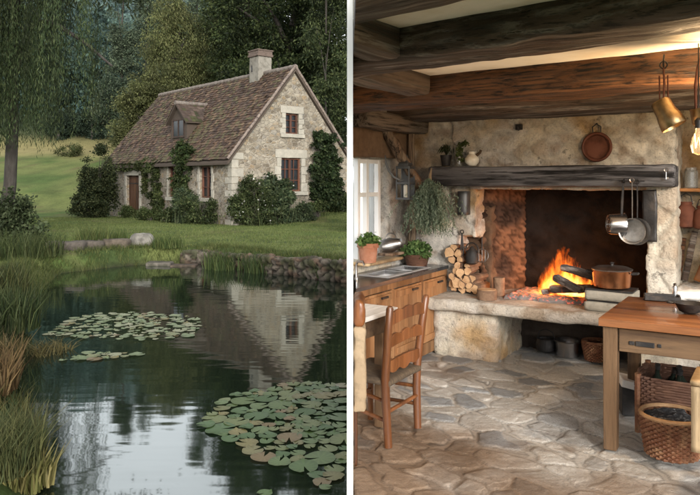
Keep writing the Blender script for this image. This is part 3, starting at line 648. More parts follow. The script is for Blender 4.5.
shrub('bank_shrub', 'broad leaved shrub on the bank beside the willow trunk', g3(14, 18.2), [((-.1, 0, .55), (.6, .5, .55)), ((.05, 0, 1.1), (.42, .4, .45)), ((.4, -.1, .35), (.42, .36, .36))], 110, 40, .2, .11, .07, (.045, .065, .028), (.12, .145, .07), seed=3)
hx = lambda a, b_=0., z=0.: HF.W(a, b_, z)
def wallbush(a, off, hgt, wd, label, col, col2, seed, flowers=0, L=.11, front=True):
    w = hx(a, -off) if front else hx(off, a); w.z = terr(w.x, w.y); rs = random.Random(seed); big = seed in (34, 35, 36, 37); hgt *= 1.12 if big else .84; wd *= 1.0 if big else .8
    lobes = [((rs.uniform(-.75, .75)*wd, rs.uniform(-.4, .4)*wd*.6, hgt*rs.uniform(.25, .72)), (wd*rs.uniform(.28, .5), wd*rs.uniform(.25, .4), hgt*rs.uniform(.22, .34))) for k in range(6)]+[((rs.uniform(-.3, .3)*wd, 0, hgt*.2), (wd*.75, wd*.45, hgt*.2))]
    r = shrub('wall_shrub', label, w, lobes, int(70*wd*hgt)+36, 50, .17, L, L*.5, col, col2, 'shrubs planted along the cottage walls', seed, .34, flowers)
    n = int(90*wd); p_ = np.stack([rng.normal(0, wd*.55, n), rng.normal(0, wd*.3, n), np.zeros(n)], 1)
    quads('shoots', [blades(p_, hgt*.9, .014, .9, col, col2)], M['leaf'], r); return r
w = hx(-12.4, -1.0); w.z = terr(w.x, w.y)
shrub('tall_shrub', 'large round shrub with pale upper sprigs standing left of the cottage door', g3(97, 35.5), [((0, 0, .9), (1.0, .8, .95)), ((.0, 0, 2.3), (.7, .6, 1.0)), ((.45, 0, 1.6), (.5, .5, 1.0)), ((-.9, 0, .6), (.45, .4, .5)), ((-.35, 0, 1.9), (.5, .5, .9)), ((.2, 0, 3.0), (.35, .35, .7))], 360, 70, .22, .13, .065, (.03, .046, .02), (.15, .165, .07), seed=5, gap=.36)
G1, G2, G3 = ((.035, .055, .02), (.13, .15, .06)), ((.06, .09, .03), (.15, .17, .065)), ((.045, .072, .036), (.14, .165, .08))
wallbush(-8.6, .55, .8, .5, 'low grassy shrub by the door step', *G2, 31)
wallbush(-6.4, .6, .7, .55, 'low green mound under the middle ivy column', *G2, 32)
wallbush(-4.3, .6, .75, .6, 'low mound at the foot of the thick ivy column', *G1, 33)
wallbush(-2.4, .7, 1.35, .75, 'spiky green shrub below the front window near the corner', *G3, 34)
wallbush(-.9, .9, 1.1, .8, 'round dark shrub at the cottage near corner', *G1, 35)
wallbush(.6, .8, 1.7, .95, 'large shrub dotted with white blossoms before the gable corner', *G1, 36, 46, front=False)
wallbush(1.75, .65, 1.9, .7, 'tall loose shrub climbing the gable left of the big window', *G3, 37, 20, .17, front=False)
wallbush(2.7, .9, 1.0, .7, 'feathery green shrub under the gable window', *G3, 38, front=False)
wallbush(3.75, .75, .85, .65, 'low dark shrub below the white window surround', *G2, 39, front=False)
wallbush(5.3, .6, .9, .8, 'low dark shrub at the foot of the gable climber', *G1, 40, front=False)

# ------------------------------------------------------------------ the cottage
hr = thing('stone_cottage', 'old rubble stone cottage with steep brown tiled roof beyond the pond', 'house', hx(0, 0, 0), -HF.psi)
OV = .0
b = MB(); prof = [(0, -.6), (HW, -.6), (HW, HE), (HW/2, HR-.12), (0, HE)]
T = Matrix(((0, 0, 1, 0), (1, 0, 0, 0), (0, 1, 0, 0), (0, 0, 0, 1)))
b.prism(prof, -HL, 0, T); wall = b.make('wall', M['house'], hr)
def hf(px, py): return HF.atd(px, py, 0)
def hg(px, py): return HF.ats(px, py, 0)
ops = []                                        # (kind, plane, x0, x1, z0, z1)
def rect(fn, x0, x1, y0, y1): 
    xa = fn(x0, (y0+y1)/2)[0]; xb = fn(x1, (y0+y1)/2)[0]; zt = fn((x0+x1)/2, y0)[1]; zb = fn((x0+x1)/2, y1)[1]; return (min(xa, xb), max(xa, xb), zb, zt)
DOOR = rect(hf, 126.5, 139.5, 175.5, 219); W1 = rect(hf, 168.6, 176.5, 166, 197); W2 = rect(hf, 200, 211.5, 166, 198); WG1 = rect(hg, 285.5, 298.5, 113.5, 134); WG2 = rect(hg, 281, 301, 158, 191.5)
cut = MB()
for q in (DOOR, W1, W2): cut.box(((q[0]+q[1])/2, 0, (q[2]+q[3])/2), (q[1]-q[0], .5, q[3]-q[2]))
for q in (WG1, WG2): cut.box((0, (q[0]+q[1])/2, (q[2]+q[3])/2), (.5, q[1]-q[0], q[3]-q[2]))
co = cut.make('cutter', None, hr); md = wall.modifiers.new('cut', 'BOOLEAN'); md.object = co; md.solver = 'EXACT'
bpy.context.view_layer.update(); dg = bpy.context.evaluated_depsgraph_get(); nm = bpy.data.meshes.new_from_object(wall.evaluated_get(dg)); wall.modifiers.clear(); wall.data = nm; bpy.data.objects.remove(co)
def surround(q, front, w, lab=None, sill=True):
    x0, x1, z0, z1 = q; b = MB()
    def bx(xa, xb, za, zb, t=.06):
        if front: b.box(((xa+xb)/2, .02-t/2, (za+zb)/2), (xb-xa, t, zb-za))
        else: b.box((-.02+t/2, (xa+xb)/2, (za+zb)/2), (t, xb-xa, zb-za))
    bx(x0-w, x1+w, z1, z1+w*1.2)
    n = 4
    for k in range(n):
        za, zb = z0+(z1-z0)*k/n+.004, z0+(z1-z0)*(k+1)/n-.004; e = w*(.72 if k % 2 else 1.1); bx(x0-e, x0, za, zb, .05+.012*(k % 2)); bx(x1, x1+e, za, zb, .05+.012*(k % 2))
    if sill: bx(x0-w*1.1, x1+w*1.1, z0-.16, z0, .12)
    return b.make('stone_surround', M['dressed'], hr, bevel=.012, rough=(.25, .006))
def window(q, front, nx, nz, fr=.07):
    x0, x1, z0, z1 = q; dep = .13; b = MB(); g = MB()
    def bx(B, xa, xb, za, zb, y, t):
        if front: B.box(((xa+xb)/2, y, (za+zb)/2), (xb-xa, t, zb-za))
        else: B.box((-y, (xa+xb)/2, (za+zb)/2), (t, xb-xa, zb-za))
    bx(b, x0, x0+fr, z0, z1, dep, .08); bx(b, x1-fr, x1, z0, z1, dep, .08); bx(b, x0+fr, x1-fr, z1-fr, z1, dep, .08); bx(b, x0+fr, x1-fr, z0, z0+fr, dep, .08)
    xm = (x0+x1)/2; bx(b, xm-.05, xm+.05, z0+fr, z1-fr, dep-.005, .07)
    for k in range(1, nz): zz = z0+(z1-z0)*k/nz; bx(b, x0+fr, xm-.05, zz-.018, zz+.018, dep+.005, .05); bx(b, xm+.05, x1-fr, zz-.018, zz+.018, dep+.005, .05)
    if nx > 2:
        for xx in ((x0+fr+xm)/2, (x1-fr+xm)/2): bx(b, xx-.014, xx+.014, z0+fr, z1-fr, dep+.012, .04)
    f = b.make('window', M['redwood'], hr, bevel=.006); bx(g, x0+.01, x1-.01, z0+.01, z1-.01, dep+.05, .01); g.make('pane', M['darkglass'], f)
for q, fnt, nx, nz, w in ((W1, True, 2, 3, .14), (W2, True, 2, 3, .2), (WG1, False, 2, 3, .26), (WG2, False, 4, 3, .30)): window(q, fnt, nx, nz); surround(q, fnt, w)
surround(DOOR, True, .3, sill=False)
b = MB(); x0, x1, z0, z1 = DOOR; n = 5
for k in range(n): b.box((x0+(x1-x0)*(k+.5)/n, .16+.004*(k % 2), (z0+z1)/2), ((x1-x0)/n-.012, .05, z1-z0-.02))
dr = b.make('door', M['doorwood'], hr, bevel=.008); b = MB()
for zz in (z0+.35, z1-.4): b.box(((x0+x1)/2, .128, zz), (x1-x0-.1, .012, .06))
b.box((x1-.16, .122, (z0+z1)/2), (.04, .03, .16)); b.make('hinge', M['iron'], dr)
block('step', (x0-.3, -.75, -.16), (x1+.3, -.05, -.02), .1, M['dressed'], hr, .02, 3, .03)
# quoins at the near corner
b = MB(); zz = -.3; k = 0
while zz < HE-.3:
    hh = random.uniform(.26, .36); l1, l2 = (.55, .32) if k % 2 else (.32, .55); b.box((-l1/2+.025, l2/2-.025, zz+hh/2), (l1, l2, hh-.015)); zz += hh; k += 1
b.make('corner_stones', M['dressed'], hr, bevel=.015, rough=(.25, .01))
# roof
slope = math.atan2(HR-HE, HW/2); eo = .28
def rooftiles(x0, x1, y0, z0, y1, z1, tw, rh, seed, moss, col=None):
    """Overlapping plain tiles laid in courses from the eave (y0,z0) to the ridge (y1,z1)."""
    ln_ = math.hypot(y1-y0, z1-z0); ey, ez = (y1-y0)/ln_, (z1-z0)/ln_; ny, nz = -ez, ey
    if nz < 0: ny, nz = -ny, -nz
    nr = int(ln_/rh); V = []; Q = []; C = []; rs = np.random.default_rng(seed); nx = int(abs(x1-x0)/tw)
    for r in range(nr+1):
        sh = (r % 2)*.5
        for i in range(-1, nx+1):
            a = x0+(i+sh)*tw+rs.normal()*.006; bb = a+tw*.96; a = max(a, x0); bb = min(bb, x1)
            if bb-a < .03: continue
            s0 = r*rh+rs.normal()*.014; s1 = min(s0+rh*1.5, ln_+.02); lift = .035+rs.normal()*.008; tl = rs.normal()*.008
            sag = -.05*math.sin(math.pi*(i/nx))*math.sin(math.pi*r/nr)
            def pt(x, s, h): return (x, y0+ey*s+ny*(h+sag), z0+ez*s+nz*(h+sag))
            o = len(V); V += [pt(a, s0, lift+tl), pt(bb, s0, lift-tl), pt(bb, s1, .004), pt(a, s1, .004), pt(a, s0, lift-.028+tl), pt(bb, s0, lift-.028-tl)]
            Q += [(o, o+1, o+2, o+3), (o+4, o+5, o+1, o)]
            c = np.array([1.12, .98, .80])*np.array([(.120, .078, .058), (.085, .058, .048), (.150, .102, .075), (.10, .076, .064), (.18, .135, .10), (.072, .048, .040)][rs.integers(0, 6)])*rs.uniform(.5, .95)
            mo = moss(a, s0/ln_)
            if rs.random() < mo: c = c*.45+np.array((.085, .085, .035))*.7
            C += [c]*6
    return np.array(V), np.array(Q), np.array(C)
def solidroof(name, parent, pts, t, m): 
    b = MB(); lo = [b.bm.verts.new(p) for p in pts]; hi = [b.bm.verts.new(Vector(p)-Vector((0, 0, t))) for p in pts]; n = len(pts); b.bm.faces.new(lo); b.bm.faces.new(hi[::-1])
    for k in range(n): b.bm.faces.new((lo[k], hi[k], hi[(k+1) % n], lo[(k+1) % n]))
    return b.make(name, m, parent)
tl = math.tan(slope); xo0, xo1 = -HL-.22, .16
ye, ze = -eo, HE-eo*tl+.02
def moss(x, t):
    v = .10+.35*max(0, 1-abs(x+4.2)/1.6)*(1 if t < .62 else .3)+.3*(t < .12)+.25*(x < -9 and t > .3); return min(.8, v*1.1)
v1, q1, c1 = rooftiles(xo0, xo1, ye, ze, HW/2, HR+.02, .19, .155, 3, moss)
v2, q2, c2 = rooftiles(xo0, xo1, HW-ye, ze, HW/2, HR+.02, .19, .155, 5, moss)
roof = link('roof', npmesh('roof', np.concatenate([v1, v2]), np.concatenate([q1, q2+len(v1)]), np.concatenate([c1, c2])), M['tile'], hr)
solidroof('roof_deck', roof, [(xo0, ye, ze-.10), (xo1, ye, ze-.10), (xo1, HW/2, HR-.09), (xo0, HW/2, HR-.09)], .10, M['wattle']); solidroof('roof_deck', roof, [(xo0, HW-ye, ze-.10), (xo0, HW/2, HR-.09), (xo1, HW/2, HR-.09), (xo1, HW-ye, ze-.10)], .10, M['wattle'])
b = MB(); x = xo0
while x < xo1:
    l = .32; b.tube([(x, HW/2, HR-.02+random.uniform(-.01, .012)), (x+l*.98, HW/2, HR+.01+random.uniform(-.01, .012))], [.13, .115], 10, flat=.85); x += l
M['ridge'] = mat('ridge_tile', (.20, .17, .145), .9, layers=[(5, (.12, .09, .075), .42, .68)], bump=(14, .5))
b.make('ridge_tiles', M['ridge'], roof, smooth=True)
b = MB()                                        # mortar verge along the gable edge
for (ya, za, yb, zb) in ((ye, ze, HW/2, HR), (HW-ye, ze, HW/2, HR)):
    n = 26
    for k in range(n):
        t0, t1 = k/n, (k+.96)/n; b.tube([(xo1-.03, ya+(yb-ya)*t0, za+(zb-za)*t0+.03), (xo1-.03+random.uniform(-.01, .02), ya+(yb-ya)*t1, za+(zb-za)*t1+.03+random.uniform(-.01, .01))], [.06, .055], 6)
b.make('verge_tiles', mat('verge_mortar', (.24, .19, .155), .95, layers=[(7, (.12, .09, .08), .45, .65)], bump=(14, .6)), roof)
# chimney: sits on the ridge
cxl = HF.atd(260.5, 70, HW/2)[0]; cw = (272.5-248.6)*31.5/F
ch = thing('chimney', None, None, (cxl, HW/2, HR)); ch.parent = roof
b = MB(); b.box((0, 0, .0), (cw*.72, cw*.66, 1.5)); b.make('stack', M['chimstone'], ch, bevel=.02, rough=(.2, .008)); b = MB(); b.box((0, 0, .80), (cw*.82, cw*.76, .1)); b.box((0, 0, .92), (cw*.77, cw*.71, .16)); b.box((0, 0, 1.03), (cw*.83, cw*.77, .06)); b.make('chimney_cap', M['brick'], ch, bevel=.015, rough=(.15, .008))
b = MB(); b.prism([(-.06, -.14), (.06, -.14), (.06, .12), (0, .2), (-.06, .12)], 0, .012, Matrix(((1, 0, 0, -cw*.16), (0, 0, 1, -cw*.335), (0, 1, 0, .22), (0, 0, 0, 1)))); b.make('flue_niche', M['iron'], ch)
# dormer
yd = .62; da, dzb = HF.atd(171, 139, yd); db, _ = HF.atd(187, 139, yd); dzb = HE+(yd)*tl-.02; dw = db-da; dxm = (da+db)/2; dze = dzb+1.0; dzr = dze+.72; yb_ = (dzr-HE)/tl; yeb = (dze-HE)/tl
dm = thing('dormer', None, None, (0, 0, 0)); dm.parent = hr
b = MB(); b.prism([(da, dzb-.3), (db, dzb-.3), (db, dze), (dxm, dzr-.06), (da, dze)], 0, 1, Matrix(((1, 0, 0, 0), (0, 0, yb_-yd, yd), (0, 1, 0, 0), (0, 0, 0, 1)))); b.make('dormer_wall', M['wattle'], dm)
b = MB(); b.box((dxm, yd-.012, dzb+.55), (dw*.62, .02, .72)); b.make('dormer_pane', M['darkglass'], dm); b = MB()
for xx in (dxm-dw*.34, dxm, dxm+dw*.34): b.box((xx, yd-.02, dzb+.55), (.07, .06, .8))
for zz in (dzb+.15, dzb+.95): b.box((dxm, yd-.021, zz), (dw*.68+.1, .07, .08))
b.make('dormer_frame', M['strutdark'], dm)
def slopetiles(sgn):
    # tiles for one side of the dormer roof: courses run along y
    n = 7; V = []; Q = []; C = []; rs = np.random.default_rng(8+sgn); xe = dxm+sgn*(dw/2+.22); ze_ = dze-.22*(dzr-dze)/(dw/2)
    for r in range(n):
        t0, t1 = r/n, min(1, (r+1.45)/n); xa, xb = xe+(dxm-xe)*t0, xe+(dxm-xe)*t1; za, zb = ze_+(dzr-ze_)*t0, ze_+(dzr-ze_)*t1
        yend = (za-HE)/tl+.25; y = yd-.2; 
        while y < yend:
            o = len(V); h = .05+rs.normal()*.01; V += [(xa, y, za+h), (xa, y+.17, za+h), (xb, y+.17, zb+.02), (xb, y, zb+.02), (xa, y, za+h-.035), (xa, y+.17, za+h-.035)]; Q += [(o, o+1, o+2, o+3), (o+4, o+5, o+1, o)]
            c = np.array([(.12, .08, .06), (.10, .07, .055), (.15, .105, .08), (.085, .085, .035)][rs.integers(0, 4)])*rs.uniform(.45, .85); C += [c]*6; y += .178
    return np.array(V), np.array(Q), np.array(C)
va, qa, ca = slopetiles(-1); vb, qb, cb = slopetiles(1)
dro = link('dormer_roof', npmesh('dormer_roof', np.concatenate([va, vb]), np.concatenate([qa, qb+len(va)]), np.concatenate([ca, cb])), M['tile'], dm)
b = MB(); xe = dw/2+.2; zdrop = .2*(dzr-dze)/(dw/2); pr = [(dxm-xe, dze-zdrop), (dxm, dzr), (dxm+xe, dze-zdrop), (dxm+xe, dze-zdrop-.07), (dxm, dzr-.08), (dxm-xe, dze-zdrop-.07)]
b.prism(pr, 0, 1, Matrix(((1, 0, 0, 0), (0, 0, yb_-yd+.15, yd-.18), (0, 1, 0, 0), (0, 0, 0, 1)))); b.make('dormer_deck', M['wattle'], dro)
b = MB(); y = yd-.2
while y < yb_+.1: b.tube([(dxm, y, dzr+.02), (dxm, y+.28, dzr+.03)], [.1, .09], 8); y += .29
b.make('dormer_ridge', M['ridge'], dro, smooth=True)

# ivy on the walls: plants of their own
def ivy(label, fn, front, pts, n, col, col2, seed, L=.12, thick=.13):
    """pts: list of (px, row, half width px) down the climber."""
    w0 = fn(pts[-1][0], pts[-1][1]); base = hx(w0[0], -.1, 0) if front else hx(.1, w0[0], 0); r = thing('climbing_ivy', label, 'ivy', base, -HF.psi, 'climbers on the cottage walls')
    cs = []; st = []
    for (a, b_) in zip(pts, pts[1:]):
        k = max(6, int(n*abs(a[1]-b_[1])/max(1, abs(pts[0][1]-pts[-1][1])))); t = rng.random(k)
        px = a[0]+(b_[0]-a[0])*t+np.clip(rng.normal(size=k), -1.7, 1.7)*.5*(a[2]+(b_[2]-a[2])*t); py = a[1]+(b_[1]-a[1])*t+rng.normal(size=k)*1.5
        for x, y in zip(px, py):
            q = fn(x, y); cs.append((q[0]-w0[0], -abs(random.gauss(0, thick))-.03+.1, q[1]) if front else (abs(random.gauss(0, thick))+.03-.1, q[0]-w0[0], q[1]))
    for p in pts:
        q = fn(p[0], p[1]); st.append((q[0]-w0[0], .04, q[1]) if front else (-.04, q[0]-w0[0], q[1]))
    b = MB(); b.tube(st[::-1]+[], [.05-.03*i/len(st) for i in range(len(st))], 6); b.make('stem', M['bark'], r, smooth=True)
    cs = np.array(cs); k = vnoise(cs, 2.6, seed) > .33; cs = cs[k]
    quads('foliage', [crown_leaves(cs, .13, 40, L, L*.7, col, col2, .5, .5, .2)], M['leaf'], r); return r
ivy('slim green climber covering the wall between door and first window', hf, True, [(156, 162, 5), (158, 180, 3.5), (160, 200, 4.5), (159, 220, 6)], 130, (.045, .065, .022), (.12, .135, .05), 3)
ivy('thick green climber hanging from the eave beside the front window', hf, True, [(188, 143, 8), (187, 160, 9), (184, 180, 6), (187, 200, 6), (186, 217, 6)], 300, (.032, .055, .018), (.105, .125, .045), 5, .11, .16)
ivy('thin sparse creeper trailing beside the door', hf, True, [(145, 162, 3), (146, 175, 2.5), (147, 190, 2)], 45, (.06, .075, .025), (.13, .14, .05), 7, .1, .06)
ivy('leafy creeper along the eave above the door', hf, True, [(112, 164, 4), (122, 166, 3), (140, 165, 3), (151, 163, 3)], 90, (.05, .07, .025), (.12, .135, .05), 11, .10, .08)
ivy('dark bushy climber covering the gable beside the white window surround', hg, False, [(318, 135, 9), (320, 150, 15), (322, 170, 16), (324, 190, 15), (326, 206, 17)], 520, (.022, .04, .015), (.07, .09, .035), 9, .13, .28)

# ================================================================== THE KITCHEN
OUT = 1.1
def atz(px, py, z):
    Yd = F*(CZ-KF.z0-z)/(py-H0); x = (px-350)/F*Yd-KF.O[0]; y = Yd-KF.O[1]; return x*KF.u[0]+y*KF.u[1], x*KF.v[0]+y*KF.v[1]
def kthing(name, label, cat, a, b, z, rot=0., group=None): return thing(name, label, cat, K(a, b, z), KRZ+rot, group)
def kb(name, lo, hi, res, m, parent=None, **k):
    if parent is None: k.update(loc=KLOC, rz=KRZ)
    return block(name, lo, hi, res, m, parent, **k)
def struct(o): o['kind'] = 'structure'; return o
def plastercol(white=.3, soot_dark=None, seed=0):  # second argument scales the wall colour darker by position
    def f(p, st):
        n = fbm(p, 2.3, 4, seed+3); n2 = fbm(p, 7, 3, seed+8); n3 = fbm(p, 1.1, 3, seed+13)
        c = mix((.86, .78, .63), (.62, .42, .22), sstep(.50, .68, n)); c = mix(c, (.88, .84, .77), sstep(.55-.25*white, .75-.25*white, n3*.6+n2*.4)); c = mix(c, (.40, .26, .15), sstep(.62, .74, n2)*.6)
        if st is not None:
            s, i = st; c = c*(.80+.20*s)[:, None]*(.84+.26*i[:, 1])[:, None]; c = mix(c, (.50, .38, .28), ((i[:, 2] > .75) & (s > .5))*.5)
        if soot_dark: c = c*(soot_dark(p))[:, None]
        return c
    return f
# floor: worn flagstones with sandy joints
fa = np.linspace(-.45, 3.1, 400); fb = np.linspace(-4.3, .72, 560); A, B_ = np.meshgrid(fa, fb, indexing='ij'); p = np.stack([A.ravel(), B_.ravel(), A.ravel()*0], 1)
rot = np.array([[.94, -.34], [.34, .94]]); q = p.copy(); q[:, :2] = p[:, :2]@rot.T; q = q*np.array([3.5, 5.0, 1])+np.array([0, 0, .5]); q += (np.stack([vnoise(p, 4, k) for k in (1, 2, 3)], 1)-.5)*np.array([.45, .45, 0]) + (np.stack([vnoise(p, 11, k) for k in (4, 5, 6)], 1)-.5)*np.array([.22, .22, 0])
f1, f2, idr = voro(q, 1., 4, .8); s = sstep(.09, .16+.08*vnoise(p, 6, 41), f2-f1+(fbm(p, 22, 3, 42)-.5)*.08)
sunk = (fbm(p, 1.1, 3, 5) < .40)*1.; hh = s*(.006+.009*idr[:, 0]*(1-.8*sunk))+(fbm(p, 9, 4, 3)-.5)*.008+(fbm(p, 34, 3, 33)-.5)*.007*s+(fbm(p, 2, 2, 4)-.5)*.012
C = mix((.62, .575, .51), (.78, .75, .70), sstep(.3, .7, fbm(p, 1.7, 3, 9)))
st = mix((.64, .61, .56), (.36, .38, .40), (idr[:, 1] > .52)*1.); st = mix(st, (.84, .81, .75), (idr[:, 2] > .6)*.9); st = st*(.72+.5*idr[:, 0])[:, None]
C = mix(C, st, s*.9*(1-.55*sunk)); C = C*(1-.62*np.exp(-((f2-f1-.10)/.026)**2)*np.clip(fbm(p, 3, 2, 55)*1.6, 0, 1))[:, None]
brn = sstep(-1.95, -2.6, p[:, 1]-.25*np.clip(1.2-p[:, 0], 0, 1)+(fbm(p, 1.8, 3, 31)-.5)*1.2)*.9; C = mix(C, C*np.array((.44, .29, .18)), brn)
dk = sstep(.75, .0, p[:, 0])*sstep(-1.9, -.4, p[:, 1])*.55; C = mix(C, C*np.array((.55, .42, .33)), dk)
C = mix(C, (.19, .12, .07), sstep(.62, .75, fbm(p, 2.6, 4, 77))*.5)
p[:, 2] = hh-.02; p = CL(p)
fl = link('floor', npmesh('floor', p, grididx(400, 560), C, True), M['floor'], None, KLOC, KRZ); struct(fl)
fs = kb('floor_base', (-.45, -4.4, -.9), (3.3, 1.0, -.06), .5, M['soil'], amp=.0, post=CL, smooth=False); struct(fs)

# enclosing walls
soot_shadow = lambda p: 1-.12*np.exp(-((p[:, 2]-1.62)/.16)**2)*(p[:, 0] > .1)  # sooty band at mantel height, partly a shadow painted into the colour
struct(kb('back_wall', (-.9, .0, 0), (.12, .45, 2.30), .028, M['plaster'], amp=.012, nsc=4, stone=(5, .02), colf=plastercol(.7, None, 4), post=CL))
struct(kb('niche_wall', (1.9, .45, 0), (3.2, .6, 2.30), .04, M['plaster'], amp=.012, nsc=3, stone=(4, .03), colf=plastercol(.2, None, 21)))
struct(kb('outer_wall', (-.5, .72, -.5), (3.3, .9, 2.42), .5, M['limewash'], amp=.0, post=CL, smooth=False))
struct(kb('side_wall', (3.0, -.75, -.5), (3.2, .75, 2.42), .2, M['limewash'], amp=.01))
struct(kb('window_wall', (-.60, -.36, 0), (-.42, .05, 2.28), .03, M['plaster'], amp=.022, nsc=4, rnd=.05, stone=(5, .03), colf=plastercol(1.5, None, 7), post=CL))
struct(kb('window_sill_wall', (-.80, -1.2, 0), (-.42, -.30, .845), .04, M['plaster'], amp=.012, nsc=4, colf=plastercol(.5, None, 9), post=CL))
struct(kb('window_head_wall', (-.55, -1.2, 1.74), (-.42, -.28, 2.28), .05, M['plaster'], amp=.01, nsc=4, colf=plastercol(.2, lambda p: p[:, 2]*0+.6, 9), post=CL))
struct(kb('ceiling', (-.50, -4.4, 2.255), (3.2, .7, 2.42), .09, M['limewash'], amp=.012, nsc=2, post=CL))
# partition seen end-on between the pond and the kitchen
b = MB(); wl = lambda y: 3.0*y/F*.985
b.prism([(-wl(3.2), 3.2), (wl(3.2), 3.2), (wl(3.2)+.002, 5.8), (-wl(3.2)-.002, 5.8)], -.45, 2.87); pw = b.make('partition_wall', M['white'])
tag(pw, 'thin white painted partition dividing the pond bank from the kitchen', 'wall')

# window
wa = -.53; wn = thing('window_frame_unit', None, None, KLOC, KRZ); wn.name = 'kitchen_window'; tag(wn, 'bright white window with a sheer curtain over the sink', 'window')
bmin = lambda a: (.05-KF.O[0]-a*KF.u[0])/KF.v[0]
b = MB(); y0, y1 = bmin(wa), -.37; z0, z1 = .845, 1.75
for yy in (y0+.025, (y0+y1)/2-.03, y1-.02): b.box((wa, yy, (z0+z1)/2), (.045, .045, z1-z0))
for zz in (z0+.03, z1-.03, (z0+z1)/2+.12): b.box((wa, (y0+y1)/2, zz), (.038, y1-y0-.05, .04))
b.make('frame', M['white'], wn, bevel=.004)
cm = bpy.data.materials.new('sheer_curtain'); cm.use_nodes = True; nt = cm.node_tree; nt.nodes.remove(nt.nodes['Principled BSDF']); nd = nt.nodes.new; ln = nt.links.new
tr = nd('ShaderNodeBsdfTranslucent'); tr.inputs[0].default_value = (.97, .97, .96, 1); tp = nd('ShaderNodeBsdfTransparent'); mx = nd('ShaderNodeMixShader'); mx.inputs[0].default_value = .62; ln(tr.outputs[0], mx.inputs[1]); ln(tp.outputs[0], mx.inputs[2]); ln(mx.outputs[0], nt.nodes['Material Output'].inputs[0])
ny = 60; V = []; yy = np.linspace(y0+.01, y1-.01, ny)
for zz in np.linspace(z0+.01, z1-.02, 14): V.append(np.stack([wa-.05+.003*np.sin(yy*95)+0*yy, yy, np.full(ny, zz)], 1))
link('curtain', npmesh('curtain', np.concatenate(V), grididx(14, ny), None, True), cm, wn)

tag(block('window_backdrop_wall', (.15, 22, -.2), (3.4, 22.3, 3.0), .25, M['limewash'], None, .02, 2, .03), 'pale whitewashed wall added outside to whiten the view through the kitchen window', 'wall')  # added wall: sunlit white backdrop so the window panes look bright
# ceiling beams
def beam(label, b0, b1, z0, z1, m, seed, a1=3.3, amp=.03, rnd=.05, turn=0.):
    bm_ = (b0+b1)/2; a0 = (.017-KF.O[0]-bm_*KF.v[0])/KF.u[0]; ct_, st_ = math.cos(R(turn)), math.sin(R(turn))
    def post(d):
        e = d.copy(); x, y = d[:, 0]-a0, d[:, 1]-bm_; e[:, 0] = a0+x*ct_-y*st_; e[:, 1] = bm_+x*st_+y*ct_; return CL(e)
    o = kb('ceiling_beam', (a0-.5, b0, z0), (a1, b1, z1), .022, M[m], amp=amp, nsc=2.6, rnd=rnd, grain=.011, post=post, seed=seed); return tag(o, label, 'beam', 'rough hewn ceiling beams')
beam('dark rough beam highest in view at the ceiling front', -4.36, -3.93, 2.10, 2.30, 'beam', 3, turn=-10)
beam('thick blackened beam second back from the ceiling front', -3.10, -2.71, 2.115, 2.30, 'beam', 8, amp=.024, turn=-10)
beam('long polished reddish beam that the copper saucepan hangs from', -1.70, -1.28, 2.08, 2.30, 'beamgloss', 13, amp=.024, turn=-5)
beam('weathered grey beam set against the hearth wall', -.42, -.05, 2.085, 2.27, 'beam', 17, amp=.02)
for i, (a, b0, b1, lab) in enumerate([(1.06, -3.95, -3.05, 'short cross timber between the first two ceiling beams'), (.55, -2.75, -1.6, 'short cross timber at the dark end of the second beam')]):
    tag(kb('cross_timber', (a-.1, b0, 2.13), (a+.12, b1, 2.30), .04, M['beamacross'], amp=.02, nsc=3, rnd=.03, post=CL, seed=40+i), lab, 'beam', 'short cross timbers between ceiling beams')
tag(kb('window_lintel', (-.44, -1.15, 1.75), (-.36, -.02, 1.99), .03, M['brownwash'], amp=.008, nsc=3, post=CL, seed=50), 'brown rough lintel over the bright window', 'lintel')
tag(kb('wall_beam', (-.46, -1.15, 1.985), (-.18, .02, 2.13), .03, M['greyacross'], amp=.018, nsc=3, rnd=.03, post=CL, seed=51), 'grey weathered beam running above the window', 'beam')
def stick(name, p0, p1, r, m, label, cat, n=12, amp=.01, flat=.7):
    b = MB(); p0, p1 = Vector(p0), Vector(p1); b.tube([p0.lerp(p1, i/n)+Vector((random.uniform(-amp, amp), random.uniform(-amp, amp), 0)) for i in range(n+1)], [r*random.uniform(.9, 1.1) for i in range(n+1)], 8, flat=flat)
    for v in b.bm.verts: v.co -= p0
    return tag(b.make(name, M[m], None, loc=p0), label, cat)
stick('timber_brace', P(381, 122, 6.25), P(431, 207, 6.5), .058, 'strut', 'slanting timber brace under the grey wall beam', 'brace')
stick('timber_post', P(411, 120, 6.66), P(413, 268, 6.66), .052, 'strut', 'upright timber post behind the grey wall lantern', 'post')

# fireplace
fp = thing('fireplace', 'big rough stone fireplace with a charred oak mantel beam', 'fireplace', KLOC, KRZ)
fc = plastercol(.25, soot_shadow, 2)
kb('chimney_breast', (.06, -.012, 1.47), (1.96, .5, 2.28), .022, M['plaster'], fp, amp=.010, nsc=4, stone=(6.5, .018, (1, 1, 1.5)), colf=fc)
kb('jamb', (.06, -.012, 1.02), (.285, .3, 1.52), .022, M['plaster'], fp, amp=.014, nsc=4, stone=(6, .03), colf=plastercol(.2, None, 5))
kb('jamb', (1.745, -.02, .3), (1.965, .5, 1.52), .022, M['plaster'], fp, amp=.012, nsc=4, stone=(5, .02), colf=lambda p, s: mix(plastercol(.5, None, 6)(p, s), (.70, .66, .58), sstep(1.0, .75, p[:, 2])*.75))
kb('hearth_base', (-.0, -.33, -.05), (.60, .5, .43), .026, M['plaster'], fp, amp=.016, nsc=4, rnd=.06, stone=(4.5, .014), colf=plastercol(.1, None, 8))
kb('hearth_base', (1.70, -.33, -.05), (1.98, .5, .43), .03, M['plaster'], fp, amp=.02, nsc=4, rnd=.06, stone=(4.5, .014), colf=plastercol(.1, None, 18))
